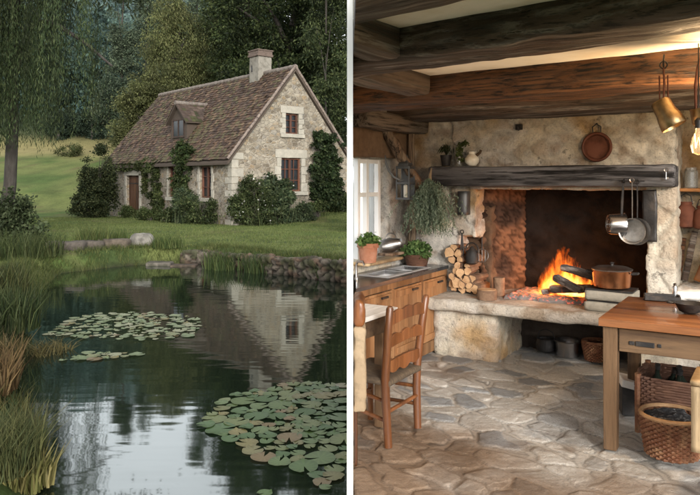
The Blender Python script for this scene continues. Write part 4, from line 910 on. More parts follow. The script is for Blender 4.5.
kb('recess_wall', (.55, .36, -.05), (1.75, .5, .43), .05, M['soot_dark'], fp, amp=.015, nsc=4, stone=(5, .04), colf=lambda p, s: mix((.09, .07, .055), (.03, .025, .022), fbm(p, 3, 2, 1)))
def hcol(p, s):
    c = mix((.66, .60, .51), (.45, .36, .27), sstep(.48, .68, fbm(p, 4, 4, 3))); c = mix(c, (.76, .72, .66), sstep(.5, .7, fbm(p, 9, 3, 5))*.6); return mix(c, (.12, .085, .07), sstep(-.22, .12, p[:, 1]+(fbm(p, 6, 3, 6)-.5)*.3)*sstep(.35, .6, p[:, 0])*.9)
kb('hearth_slab', (-.03, -.44, .405), (2.0, .62, .505), .024, M['plaster'], fp, amp=.016, nsc=5, rnd=.03, colf=hcol)
sc_ = lambda p, s: mix((.022, .018, .016), (.008, .007, .0065), fbm(p, 3, 3, 1))
kb('fireback', (.05, .60, .40), (1.95, .72, 1.55), .035, M['soot_dark'], fp, amp=.015, nsc=4, stone=(5, .03), colf=sc_)
kb('niche_back', (-.02, .22, .45), (.36, .34, 1.3), .035, M['soot_dark'], fp, amp=.015, nsc=4, stone=(6, .04), colf=lambda p, s: mix((.16, .10, .06), (.06, .04, .03), fbm(p, 5, 3, 1)))
kb('jamb_lining', (1.74, .1, .45), (1.86, .68, 1.5), .04, M['soot_dark'], fp, amp=.01, nsc=4, colf=sc_)
sw = kb('splayed_cheek', (0, 0, .45), (.48, .12, 1.5), .022, M['soot_dark'], fp, amp=.007, nsc=4, stone=(13, .016, (1, 1, 1.9)), colf=lambda p, s: mix((.20, .105, .06), (.06, .038, .028), sstep(.34, .66, fbm(p, 4, 4, 4)))*(.35+.65*s[0])[:, None])
sw.location = (.27, .20, 0); sw.rotation_euler = (0, 0, R(52))
kb('mantel_beam', (-.10, -.20, 1.492), (1.985, .03, 1.672), .022, M['mantel'], fp, amp=.016, nsc=3.5, rnd=.02, seed=5)
# embers and flames
fr_ = thing('fire', 'lively orange fire burning on the hearth', 'fire', K(.93, .14, .505), KRZ)
em = bpy.data.materials.new('embers'); em.use_nodes = True; nt = em.node_tree; nd = nt.nodes.new; ln = nt.links.new; bs = nt.nodes['Principled BSDF']; bs.inputs['Base Color'].default_value = (.16, .14, .13, 1); bs.inputs['Roughness'].default_value = .95
tc = nd('ShaderNodeTexCoord'); nz = nd('ShaderNodeTexNoise'); nz.inputs['Scale'].default_value = 38; nz.inputs['Detail'].default_value = 4; ln(tc.outputs['Object'], nz.inputs[0]); cr = nd('ShaderNodeValToRGB'); e = cr.color_ramp.elements; e[0].position = .52; e[0].color = (0, 0, 0, 1); e[1].position = .76; e[1].color = (1, .22, .02, 1); x = e.new(.60); x.color = (.55, .03, .006, 1); ln(nz.outputs[0], cr.inputs[0]); ln(cr.outputs[0], bs.inputs['Emission Color']); bs.inputs['Emission Strength'].default_value = 1.0
kb('ember_bed', (-.34, -.24, -.02), (.36, .34, .03), .012, em, fr_, amp=.03, nsc=16, rnd=.02)
fm = bpy.data.materials.new('flame'); fm.use_nodes = True; nt = fm.node_tree; nd = nt.nodes.new; ln = nt.links.new; nt.nodes.remove(nt.nodes['Principled BSDF'])
tc = nd('ShaderNodeTexCoord'); sp = nd('ShaderNodeSeparateXYZ'); ln(tc.outputs['Object'], sp.inputs[0])
def mth(op, a, b=None, c=None):
    n = nd('ShaderNodeMath'); n.operation = op
    for i, v in enumerate((a, b, c)):
        if v is None: continue
        if isinstance(v, (int, float)): n.inputs[i].default_value = v
        else: ln(v, n.inputs[i])
    return n.outputs[0]
mp = nd('ShaderNodeMapping'); mp.inputs['Scale'].default_value = (17, 17, 5.5); ln(tc.outputs['Object'], mp.inputs[0]); nz = nd('ShaderNodeTexNoise'); nz.inputs['Scale'].default_value = 1; nz.inputs['Detail'].default_value = 4; nz.inputs['Distortion'].default_value = .9; ln(mp.outputs[0], nz.inputs[0])
FH = .36
zz = mth('DIVIDE', sp.outputs[2], FH); xx = mth('DIVIDE', sp.outputs[0], .21); yy = mth('DIVIDE', sp.outputs[1], .13)
rr = mth('SQRT', mth('ADD', mth('MULTIPLY', xx, xx), mth('MULTIPLY', yy, yy)))
v = mth('SUBTRACT', mth('SUBTRACT', mth('MULTIPLY', nz.outputs[0], 2.1), mth('MULTIPLY', rr, .62)), mth('MULTIPLY', zz, .80))
cr = nd('ShaderNodeValToRGB'); e = cr.color_ramp.elements; e[0].position = .22; e[0].color = (0, 0, 0, 1); e[1].position = .95; e[1].color = (1, .62, .20, 1); x = e.new(.36); x.color = (.42, .055, .003, 1); x = e.new(.6); x.color = (1, .27, .03, 1); ln(v, cr.inputs[0])
em2 = nd('ShaderNodeEmission'); ln(cr.outputs[0], em2.inputs[0]); em2.inputs[1].default_value = 38; ln(em2.outputs[0], nt.nodes['Material Output'].inputs['Volume'])
b = MB(); b.lathe([(.001, .0), (.2, .01), (.23, .1), (.19, .22), (.10, .36), (.001, .42)], n=20); fo = b.make('flames', fm, fr_); fo.location = (.10, .10, .0); fo.scale = (1.08, 1, 1.1)
b = MB(); b.lathe([(.001, .0), (.2, .01), (.23, .1), (.19, .22), (.10, .36), (.001, .42)], n=20); fo2 = b.make('flames', fm, fr_); fo2.location = (.40, .20, .0); fo2.scale = (.55, .55, .62)
def wedge(name, p0, p1, w, label, m='char', rot=0.):
    p0, p1 = Vector(p0), Vector(p1); d = (p1-p0); L_ = d.length
    o = block(name, (0, -w/2, -w*.4), (L_, w/2, w*.4), .012, M[m], None, .012, 9, w*.22, seed=int(L_*1000), loc=p0); o.rotation_euler = d.to_track_quat('X', 'Z').to_euler(); tag(o, label, 'log', 'charred logs in the fire'); return o
def kp(px, py, d): a, z = KF.atd(px, py, d); return K(a, d, z)
wedge('burning_log', kp(563, 267, .13), kp(597, 277, .02), .075, 'grey charred log leaning across the top of the fire')
wedge('burning_log', kp(551, 289, .12), kp(590, 288, .04), .085, 'blackened log lying flat at the fire bottom')
wedge('burning_log', kp(555, 277, .07), kp(582, 291, -.07), .072, 'thick charred log propped in front of the flames')
wedge('burning_log', kp(541, 292, .10), kp(561, 290, .16), .06, 'short burnt log end at the ember edge of the fire')
# firewood stack in the niche
def logmesh(r, L_, sd):
    rs = random.Random(sd); n = 9; k0 = rs.uniform(0, 6); pr = []
    for i in range(n):
        a = 2*math.pi*i/n; q = r*(1.08 if math.cos(a-k0) > .1 else .50+.22*rs.random())*rs.uniform(.88, 1.12); pr.append((q*math.cos(a), q*math.sin(a)))
    bm = bmesh.new(); f = [bm.verts.new((x, 0, z)) for x, z in pr]; g_ = [bm.verts.new((x*1.02, L_, z*1.02)) for x, z in pr]
    e0 = bm.faces.new(f[::-1]); e1 = bm.faces.new(g_); e0.material_index = 1; e1.material_index = 1
    for i in range(n): bm.faces.new((f[i], f[(i+1) % n], g_[(i+1) % n], g_[i]))
    bmesh.ops.recalc_face_normals(bm, faces=bm.faces); me = bpy.data.meshes.new('split_log'); bm.to_mesh(me); bm.free(); me.materials.append(M['logside']); me.materials.append(M['logend']); return me
lm = [logmesh(.041, .26, i) for i in range(6)]
rs = random.Random(4); rows = [(.515+.032, [.10, .165, .235, .30]), (.60, [.07, .135, .20, .265]), (.655, [.10, .165, .23, .29]), (.71, [.13, .20, .26]), (.765, [.16, .225]), (.82, [.10, .17, .24]), (.875, [.09, .15]), (.93, [.10])]
for z, xs in rows:
    for a in xs:
        o = link('split_log', lm[rs.randrange(6)], None, None, K(a+rs.uniform(-.012, .012), -.10+rs.uniform(-.03, .03), z), KRZ+rs.uniform(-.12, .12)); o.rotation_euler[1] = rs.uniform(0, 6); k = rs.uniform(.75, 1.35); o.scale = (k, 1, k); tag(o, 'split log with its pale end showing in the hearth niche stack', 'log', 'split firewood stacked in the hearth niche')
b = MB(); b.lathe([(.085, 0), (.088, .08), (.084, .085)], n=20); o = b.make('chopping_log', M['logside'], None, smooth=True, loc=kp(487, 297, -.24)); tag(o, 'sawn round log standing on the hearth edge before the firewood', 'log'); o.location.z = KF.z0+.508
b = MB(); b.lathe([(.079, 0), (.079, .003)], n=20); b.make('sawn_face', M['logend'], o).location = (0, 0, .085)
b = MB(); b.lathe([(.05, 0), (.053, .16), (.048, .165)], n=14); o = b.make('upright_log', M['logside'], None, smooth=True, loc=kp(499, 292, .0)); o.location.z = KF.z0+.508; tag(o, 'taller upright log behind the sawn round', 'log')
# dark pots hung in the niche
t = thing('hanging_kettle', 'small black iron kettle above the firewood in the niche', 'kettle', kp(472, 256, -.08), KRZ); b = MB(); b.lathe([(.03, -.075), (.055, -.06), (.062, -.01), (.045, .05), (.03, .06), (.012, .085), (.0, .09)], n=20); b.make('body', M['iron'], t, smooth=True); b = MB(); b.ring((0, 0, .06), .06, .006, 24, 5, Matrix.Rotation(R(90), 3, 'X')); b.make('handle', M['iron'], t)
t = thing('iron_tongs', 'black iron fire tongs hanging beside the niche kettle', 'tongs', kp(462, 240, -.06), KRZ); b = MB(); b.tube([(0, 0, .06), (-.012, 0, -.10), (-.004, 0, -.2)], .007, 6); b.tube([(0, 0, .06), (.014, 0, -.10), (.004, 0, -.2)], .007, 6); b.make('arm', M['iron'], t); b = MB(); b.ring((0, 0, .075), .016, .005, 14, 5, Matrix.Rotation(R(90), 3, 'X')); b.make('loop', M['iron'], t)
o = block('salt_box', (-.045, -.05, -.11), (.045, .05, .11), .04, M['greymetal'], None, .003, 6, .006, loc=kp(464, 203, -.07), rz=KRZ); tag(o, 'narrow grey tin box fixed on the hearth jamb under the mantel', 'box')
t = thing('ladle_basket', 'wire skimmer hanging over the split firewood', 'skimmer', kp(482, 250, -.07), KRZ); b = MB(); b.ring((0, 0, -.05), .06, .004, 24, 5, Matrix.Rotation(R(80), 3, 'X'))
for k in (-.03, 0, .03): b.tube([(k, 0, -.10), (k, 0, 0)], .002, 4)
b.make('wire_bowl', M['pewter'], t); b = MB(); b.tube([(0, 0, .0), (0, 0, .12)], .005, 6); b.make('handle', M['iron'], t)

# cooking pot on its stone trivet
tv = kthing('hearth_burner', 'pale two layered brick burner under the copper pot', 'burner', *[KF.atd(612, 303, -.19)[0]], -.19, .505)
for i, z in enumerate((0, .088)): block('brick_course', (-.19, -.13, z), (.19, .13, z+.076), .03, M['dressed'], tv, .006, 8, .012, seed=i+60)
b = MB(); b.box((0, 0, .083), (.34, .22, .012)); b.box((0, 0, .172), (.36, .24, .012)); b.make('grate', M['iron'], tv)
pt = thing('copper_pot', 'wide copper cooking pot with lid and two loop handles on the hearth', 'pot', tv.location+Vector((0, 0, .182)), KRZ)
b = MB(); b.lathe([(.12, 0), (.14, .012), (.152, .14), (.157, .145), (.148, .142), (.135, .02), (0, .015)], n=36); b.make('body', M['copper'], pt, smooth=True)
b = MB(); b.lathe([(.155, .142), (.158, .152), (.12, .168), (.03, .178), (0, .18)], n=36); l_ = b.make('lid', M['pewter'], pt, smooth=True); b = MB(); b.lathe([(.012, .178), (.01, .19), (.02, .2), (.0, .208)], n=14); b.make('knob', M['iron'], l_)
for sx in (-1, 1):
    b = MB(); b.tube([(sx*.15, -.04, .12), (sx*.195, -.035, .125), (sx*.2, 0, .127), (sx*.195, .035, .125), (sx*.15, .04, .12)], .008, 6); b.make('handle', M['iron'], pt, smooth=True)

# hanging pans from the mantel
def pan(name, label, hang, facing, Rr, dep, hl, m, hm, roll=0., grp=None, tilt=0.):
    """A pan hung by its handle: origin at the hook, bowl facing along `facing` (angle about z)."""
    t = thing(name, label, 'pan', hang, KRZ+facing, grp); t.rotation_euler[0] = tilt; t.rotation_euler[1] = roll
    RX = Matrix.Rotation(R(90), 3, 'X')
    b = MB(); b.lathe([(.001, dep-.004), (Rr*.12, dep-.004), (Rr*.14, dep), (Rr*.30, dep), (Rr*.32, dep-.004), (Rr*.5, dep-.004), (Rr*.52, dep), (Rr*.66, dep), (Rr*.68, dep-.003), (Rr*.8, dep-.003), (Rr*.86, dep), (Rr*.93, dep*.9), (Rr, 0), (Rr+.006, -.003), (Rr-.004, 0), (Rr*.9, dep*.86), (.001, dep*.94)], (0, 0, -hl-Rr), 36, RX); b.make('bowl', m, t, smooth=True)
    b = MB(); b.tube([(0, -.005, .0), (0, -.012, -hl*.5), (0, -dep*.15, -hl-.01)], [.008, .011, .009], 8, flat=.5); b.ring((0, 0, .016), .016, .004, 16, 5, RX); b.make('handle', hm, t, smooth=True); return t
HP = 'steel pans hanging from the mantel'
pan('saucepan', 'deep shiny saucepan hanging sideways from the mantel nail', kp(624, 183, -.26), R(-62), .085, .12, .24, M['steel'], M['iron'], grp=HP)
pan('frying_pan', 'round steel pan hanging flat in front of the other pans', kp(632, 182, -.33), R(180), .095, .07, .285, M['pewter'], M['steel'], grp=HP)
pan('frying_pan', 'darker pan half hidden behind the round steel pan', kp(637, 184, -.24), R(175), .10, .05, .27, M['pewter'], M['iron'], grp=HP)
t = thing('pan_hook_rail', 'small iron hook bar on the mantel that holds the pans', 'hook rail', kp(631, 181, -.235), KRZ); b = MB(); b.tube([(-.09, 0, 0), (.10, 0, 0)], .006, 6); b.make('bar', M['iron'], t)
for k in (-.06, 0, .05): b = MB(); b.tube([(k, 0, 0), (k, -.02, -.02), (k, -.04, -.005)], .004, 5); b.make('hook', M['iron'], t)
t = thing('door_key', 'old iron key hanging near the end of the mantel', 'key', kp(666, 170, -.235), KRZ); b = MB(); b.ring((0, 0, 0), .013, .004, 14, 5, Matrix.Rotation(R(90), 3, 'X')); b.make('bow', M['pewter'], t); b = MB(); b.tube([(0, 0, -.012), (0, 0, -.07)], .004, 6); b.box((.01, 0, -.062), (.018, .004, .014)); b.make('shank', M['pewter'], t)
a_, z_ = KF.atd(650, 216, -.05); o = block('iron_plate', (-.055, -.012, -.21), (.055, .012, .21), .02, M['iron'], None, .008, 12, .006, loc=K(a_, -.055, z_), rz=KRZ); tag(o, 'tall blackened iron plate hanging on the jamb behind the pans', 'plate')
# round copper pan over the mantel
t = thing('wall_pan', 'round dark red copper pan hung on the wall above the mantel', 'pan', kp(597, 147, -.05), KRZ); RX = Matrix.Rotation(R(90), 3, 'X')
b = MB(); b.lathe([(.001, -.03), (.095, -.028), (.108, .0), (.117, .022), (.122, .02), (.118, .012), (.112, -.004), (.1, -.035), (.001, -.037)], n=40, rot=RX); b.make('bowl', M['oldcopper'], t, smooth=True); b = MB(); b.ring((0, -.012, 0), .112, .013, 40, 8, RX); b.make('rim', M['oldcopper'], t, smooth=True)
b = MB(); b.tube([(-.03, -.01, .115), (-.034, -.015, .165), (0, -.018, .19), (.034, -.015, .165), (.03, -.01, .115)], .006, 6); b.tube([(0, 0, .195), (0, -.03, .19)], .006, 6); b.make('handle', M['iron'], t, smooth=True)
t = thing('wall_hook', 'black iron stub hook in the stone above the mantel', 'hook', kp(519, 127, -.03), KRZ); b = MB(); b.box((0, 0, 0), (.06, .03, .05)); b.tube([(.01, -.01, -.02), (.01, -.05, -.03), (.01, -.055, .0)], .01, 6); b.make('iron_hook', M['iron'], t, bevel=.008)
# things on the mantel
MZ = 1.68
def mant(px, d): return KF.atd(px, 165, d)[0]
t = kthing('mantel_pot', 'dark little pot with spiky leaves at the end of the mantel', 'plant pot', mant(446, -.1), -.1, MZ); b = MB(); b.lathe([(.036, 0), (.05, .07), (.055, .10), (.048, .1), (.04, .02), (0, .02)], n=20); b.make('pot', M['iron'], t, smooth=True); n = 60; quads('leaves', [leaves(np.stack([rng.normal(0, .03, n), rng.normal(0, .02, n), .12+rng.random(n)*.06], 1), .09, .012, np.tile([0, 0, 1.], (n, 1)), 0, .5, (.05, .06, .03))], M['leaf'], t)
t = kthing('mantel_plant', 'trailing green plant in a small jar on the mantel', 'plant', mant(459, -.1), -.1, MZ); b = MB(); b.lathe([(.022, 0), (.026, .06), (.02, .09), (.016, .09), (.02, .02), (0, .02)], n=16); b.make('jar', M['clearglass'], t, smooth=True); cl = np.array([(0, 0, .10), (.005, 0, .15), (.03, -.01, .19), (.06, -.01, .205), (.02, 0, .06)]); quads('leaves', [crown_leaves(cl, .028, 60, .03, .016, (.09, .13, .045), (.2, .22, .09))], M['leaf'], t)
t = kthing('cream_jug', 'rounded cream jug with a brown spout on the mantel', 'jug', mant(472, -.1), -.1, MZ); b = MB(); b.lathe([(.035, 0), (.062, .03), (.066, .06), (.045, .095), (.03, .105), (.034, .125), (.028, .125), (.024, .1), (0, .09)], n=26); b.make('body', M['porcelain'], t, smooth=True); b = MB(); b.tube([(.04, 0, .09), (.075, 0, .115), (.085, 0, .14)], [.016, .012, .012], 8); b.make('spout', M['leg'], t, smooth=True)

# lantern, herbs
t = thing('wall_lantern', 'grey metal wall lantern hanging from the timber post', 'lantern', P(405.5, 182, 6.35), KRZ); lw = .062; b = MB()
for sx in (-1, 1):
    for sy in (-1, 1): b.box((sx*lw, sy*.05, 0), (.014, .014, .29))
for z in (-.15, -.01, .13): b.box((0, 0, z), (lw*2+.02, .115, .02 if z else .012))
b.lathe([(.075, .14), (.07, .165), (.035, .2), (.015, .205)], n=4, rot=rotz(R(45))); b.make('frame', M['greymetal'], t, bevel=.002); b = MB(); b.box((0, .052, 0), (lw*2-.01, .006, .27)); b.make('backplate', M['greymetal'], t); b = MB(); b.lathe([(.018, -.14), (.018, -.03), (.004, -.02)], n=12); b.make('candle', M['porcelain'], t); b = MB(); b.ring((0, 0, .225), .02, .004, 16, 5, RX); b.make('ring', M['greymetal'], t)
t = thing('iron_bracket', 'curved grey iron hook reaching from the window pier to the lantern', 'hook', P(392, 170, 6.3), KRZ); b = MB(); o0 = Vector(P(392, 170, 6.3)); Mi = Matrix.Rotation(-KRZ, 3, 'Z'); b.tube([Mi @ (P(x, y, 6.3)-o0) for x, y in ((385, 155), (386, 163), (389, 171), (394, 177), (400, 180), (404, 180))], [.005, .009, .011, .011, .009, .006], 6); b.make('hook', M['greymetal'], t, smooth=True)
t = thing('hanging_herbs', 'big bunch of drying green rosemary hanging under the mantel end', 'herbs', P(430, 178, 6.3), KRZ); cs = []
for i in range(260):
    L_ = random.uniform(.2, .50); a = random.uniform(0, 6.28); sp_ = abs(random.gauss(.06, .07)); n = int(L_/.009); tt = np.linspace(0, 1, n); cs.append(np.stack([math.cos(a)*sp_*tt**.6*1.6+rng.normal(0, .006, n), math.sin(a)*sp_*tt**.6*.7-.03+rng.normal(0, .006, n), -.02-tt*L_], 1))
cs = np.concatenate(cs); quads('sprigs', [leaves(cs, .034, .009, np.tile([0, 0, -1.], (len(cs), 1)), 0, .7, (.13, .18, .12), (.30, .35, .26))], M['leaf'], t); b = MB(); b.tube([(0, 0, -.06), (0, .0, .02), (0, .03, .09)], [.02, .014, .005], 8); b.make('stem_tie', M['linen'], t)

# counter with sink
ct = thing('sink_counter', 'pine sink cabinet with a dark slate counter under the window', 'cabinet', KLOC, KRZ)
bx_ = lambda a: (.045-KF.O[0]-a*KF.u[0])/KF.v[0]
poly = [(.025, -.02), (.025, bx_(.025)), (-.42, bx_(-.42)), (-.42, -.02)]
def boolcut(o, cuts):
    for c in cuts:
        md = o.modifiers.new('cut', 'BOOLEAN'); md.object = c; md.solver = 'EXACT'
    bpy.context.view_layer.update(); dg = bpy.context.evaluated_depsgraph_get(); nm = bpy.data.meshes.new_from_object(o.evaluated_get(dg)); o.modifiers.clear(); o.data = nm
    for c in cuts: bpy.data.objects.remove(c)
b = MB(); b.prism(poly, .722, .752); top = b.make('countertop', M['slate'], ct)
basins = [(-.30, -.075, -1.02, -.66), (-.30, -.075, -.62, -.30)]
cuts = []
for (a0, a1, b0, b1) in basins: b = MB(); b.box(((a0+a1)/2, (b0+b1)/2, .73), (a1-a0, b1-b0, .2)); cuts.append(b.make('cutter', None, ct))
boolcut(top, cuts)
for (a0, a1, b0, b1) in basins:
    b = MB(); am, bm_ = (a0+a1)/2, (b0+b1)/2; w, l = a1-a0, b1-b0
    b.box((am, bm_, .605), (w, l, .004)); b.box((a0-.002, bm_, .68), (.004, l, .15)); b.box((a1+.002, bm_, .68), (.004, l, .15)); b.box((am, b0-.002, .68), (w, .004, .15)); b.box((am, b1+.002, .68), (w, .004, .15))
    for q, t0 in ((b0, -1), (b1, 1)): b.box((am, q+t0*.019, .754), (w+.07, .038, .006))
    for q, t0 in ((a0, -1), (a1, 1)): b.box((q+t0*.0175, bm_, .7545), (.035, l, .006))
    b.make('basin', M['sinksteel'], ct)
t_ = thing('tap', 'slim steel tap standing on the sink counter', 'tap', P(356.4, 268, 5.6), KRZ); t_.location.z = KF.z0+.752; b = MB(); b.tube([(0, 0, 0), (0, 0, .12), (.01, .0, .145), (.06, .0, .15), (.075, 0, .12)], [.011, .010, .010, .009, .009], 8); b.make('spout', M['steel'], t_, smooth=True); b = MB(); b.lathe([(.018, 0), (.016, .02), (.012, .024)], n=14); b.make('base', M['steel'], t_)
b = MB(); b.box((-.0, -.83, .695), (.02, 1.62, .05)); b.box((-.0, -.83, .06), (.02, 1.62, .10)); 
for y in (-.04, -.545, -1.075, -1.60): b.box((-.0005, y, .39), (.021, .035, .56))
b.box((-.2, -.026, .36), (.40, .012, .71)); b.make('carcass', M['pine'], ct, bevel=.003)
for y0, y1 in ((-.527, -.058), (-1.057, -.563), (-1.582, -1.093)):
    b = MB(); n = 4
    for k in range(n):
        ya, yb2 = y0+(y1-y0)*k/n, y0+(y1-y0)*(k+1)/n; b.box((.004-.003*(k % 2), (ya+yb2)/2, .39), (.022, yb2-ya-.006, .545))
    for zz in (.16, .62): b.box((.019, (y0+y1)/2, zz), (.012, y1-y0-.05, .05))
    d_ = b.make('cabinet_door', M['pine'], ct, bevel=.003); b = MB(); b.box((.032, y1-.16, .625), (.014, .10, .016)); b.lathe([(.01, .0), (.012, .02), (0, .024)], (.02, y1-.05, .45), 10, Matrix.Rotation(R(90), 3, 'Y')); b.make('handle', M['iron'], d_)
# plants and pots at the sink
def potted(label, loc, rt, rb, h, potm, cl, rad, per, L, Wd, c1, c2, cat='plant pot', basket=False):
    t = thing('potted_herb', label, cat, loc, KRZ); b = MB()
    if basket: 
        b.lathe([(rb, 0), (rt, h), (rt*.9, h), (rb*.9, .01), (0, .01)], n=24)
        for k in range(9): z = h*(k+.5)/9; r = rb+(rt-rb)*(k+.5)/9; b.ring((0, 0, z), r+.002, .0075, 36, 5)
    else: b.lathe([(rb, 0), (rt*.94, h*.76), (rt*1.04, h*.77), (rt*1.06, h), (rt*.96, h), (rt*.9, h*.75), (0, h*.75)], n=32)
    b.make('pot', potm, t, smooth=True); b = MB(); b.lathe([(rt*.9, h*.86), (0, h*.88)], n=20); b.make('soil', M['soil'], t); cl = np.array(cl); quads('leaves', [crown_leaves(cl, rad, per, L, Wd, c1, c2, .0, .35)], M['leaf'], t); return t
def blob(n, r, h, z): q = unit(rng.normal(size=(n, 3)))*(rng.random((n, 1))**.4)*np.array([r, r, h]); q[:, 2] = np.abs(q[:, 2])+z; return q
wl_ = P(368, 262, 5.95); wl_.z = KF.z0+.85
potted('terracotta pot of green herbs on the window sill', wl_, .088, .068, .165, M['terracotta'], blob(40, .085, .09, .15), .03, 40, .032, .02, (.09, .17, .045), (.25, .36, .12))
w2 = P(354.0, 262, 5.78); w2.z = KF.z0+.85; w2.x = .095
tag(block('sill_board', (-.46, -1.0, .822), (-.27, -.36, .846), .06, M['palewood'], None, .002, 4, .004, post=CL, loc=KLOC, rz=KRZ), 'narrow wooden sill board carrying the terracotta pot', 'sill')
bk_ = K(-.215, -.20, .755)
potted('wicker basket of bushy basil at the far end of the counter', bk_, .115, .085, .105, M['darkwicker'], blob(60, .125, .11, .10), .035, 40, .04, .026, (.085, .16, .05), (.24, .34, .13), basket=True)
t = thing('pewter_jug', 'dull pewter jug lying by the sill behind the basil', 'jug', P(391, 245, 6.2), KRZ+R(30)); b = MB(); b.lathe([(.03, -.10), (.062, -.08), (.068, 0), (.045, .07), (.04, .09), (.046, .10), (.0, .098)], n=24, rot=Matrix.Rotation(R(78), 3, 'Y')); b.make('body', M['pewter'], t, smooth=True); b = MB(); b.ring((0, 0, .06), .045, .006, 20, 5, RX); b.make('handle', M['pewter'], t)
tag(block('wall_shelf', (-.12, -.07, -.012), (.12, .07, .012), .03, M['strut'], None, .003, 6, .004, loc=P(391, 253.5, 6.2), rz=KRZ+R(90)), 'stub of wooden ledge under the pewter jug', 'shelf')

# left-hand table corner, chair, draped chair
tt = kthing('side_table', 'whitewashed plank table at the partition beside the ladder back chair', 'table', .6, -2.16, 0); xc = lambda b: (.04-KF.O[0]-b*KF.v[0])/KF.u[0]-.6
b = MB(); b.prism([(.02, .02), (.02, -.44), (xc(-2.62), -.46), (xc(-2.14), .02)], .715, .745); b.make('tabletop', M['whitewood'], tt, bevel=.004)
b = MB(); b.prism([(-.02, -.02), (-.02, -.42), (-.045, -.42), (-.045, -.02)], .60, .712); b.prism([(-.05, -.02), (-.05, -.045), (xc(-2.2), -.045), (xc(-2.18), -.02)], .60, .712); b.make('apron', M['legx'], tt, bevel=.003)
b = MB(); b.box((-.06, -.06, .30), (.06, .06, .60)); b.make('leg', M['leg'], tt, bevel=.004)
chr_ = kthing('ladder_back_chair', 'wooden ladder back chair with a rush seat drawn up to the table', 'chair', .752, -2.315, 0, math.pi)
for sy in (-1, 1):
    b = MB(); b.tube([(0, sy*.190, 0), (.012, sy*.197, .25), (.012, sy*.205, .40), (-.012, sy*.222, .64), (-.035, sy*.235, .815), (-.036, sy*.236, .828)], [.023, .0255, .026, .0245, .022, .013], 10); b.make('leg', M['chair'], chr_, smooth=True)
    fx, fy = (.33, -.17) if sy < 0 else (.32, .07)
    b = MB(); b.tube([(fx, fy, 0), (fx, fy, .37)], [.018, .022], 10); b.make('leg', M['chair'], chr_, smooth=True)
    for z in (.15, .26): b = MB(); b.tube([(.01, sy*.192, z), (fx, fy, z)], .012, 8); b.make('stretcher', M['chair'], chr_, smooth=True)
for x, z, ya, yb in ((.005, .205, -.19, .19), (.325, .2, -.17, .07)): b = MB(); b.tube([(x, ya, z), (x, yb, z)], .012, 8); b.make('stretcher', M['chair'], chr_, smooth=True)
def rail(zc, hgt, lean, wob, up=1):
    n = 28; t_ = []; bo = []
    for i in range(n+1):
        y = -.21+.42*i/n; k = i/n; w = abs(math.sin(k*math.pi*3))**1.0*.022*wob+.012*math.sin(k*math.pi); t_.append((y, zc+hgt/2+(w if up >= 0 else .008*math.sin(k*math.pi)))); bo.append((y, zc-hgt/2-(w if up <= 0 else -.012*math.sin(k*math.pi))))
    x = -.01-(zc-.55)*.10; b = MB(); b.prism([(y, z) for y, z in t_]+bo[::-1], 0, .018, Matrix(((0, 0, 1, x-.009), (1, 0, 0, 0), (0, 1, 0, 0), (0, 0, 0, 1)))); b.make('back_rail', M['chair'], chr_, bevel=.003)
rail(.745, .062, 0, .6, 1); rail(.605, .05, 0, 1, 1); rail(.475, .045, 0, 1, -1)
def seatclip(d):
    d = d.copy(); a = .752-d[:, 0]; bb = -2.315-d[:, 1]; x = KF.O[0]+a*KF.u[0]+bb*KF.v[0]; d[:, 0] -= np.maximum(0, .045-x)/KF.u[0]; return d
block('seat', (-.02, -.215, .355), (.36, .215, .395), .02, M['rush'], chr_, .006, 12, .016, post=seatclip)
dc = thing('draped_chair', 'carved brown chair back with a beige cloth hanging over it at the partition', 'chair', Vector((.02, 3.80, KF.z0)), 0)
x1_ = .084
block('crest_rail', (.004, -.03, .755), (x1_-.02, .30, .90), .014, M['chair'], dc, .012, 16, .03)
block('chair_post', (.004, -.02, 0), (.021, .02, .78), .02, M['chair'], dc, .002, 8, .008)
block('chair_post', (.004, .26, 0), (.022, .30, .78), .02, M['chair'], dc, .002, 8, .008)
block('seat', (.004, -.02, .40), (.034, .30, .44), .03, M['rush'], dc, .003, 8, .008)
block('cloth', (.0, -.05, .30), (x1_-.02, .28, .755), .010, M['linen'], dc, .014, 13, .014, grain=0)

# big oak table
ot = kthing('work_table', 'sturdy oak work table with polished reddish top and scrubbed legs', 'table', 1.795, -1.91, 0)
b = MB()
for k in range(4): b.box((.66, .11+.222*k, .7375), (1.32, .2215, .045))
b.make('tabletop', M['oak'], ot, bevel=.003)
for x, y in ((.055, .075), (.055, .80), (1.24, .075), (1.24, .80)): b = MB(); b.box((x, y, .356), (.078, .078, .712), taper=.92); b.make('leg', M['leg'], ot, bevel=.005)
b = MB(); b.box((.65, .075, .635), (1.10, .028, .13)); b.box((.65, .80, .635), (1.10, .028, .13)); b.box((.055, .437, .635), (.028, .645, .13)); b.make('apron', M['legx'], ot, bevel=.004)
b = MB(); b.box((.24, .058, .625), (.10, .008, .028)); b.box((.17, .058, .625), (.03, .006, .022)); b.box((.315, .058, .627), (.02, .006, .02)); b.make('drawer_pull', M['iron'], ot, bevel=.003)
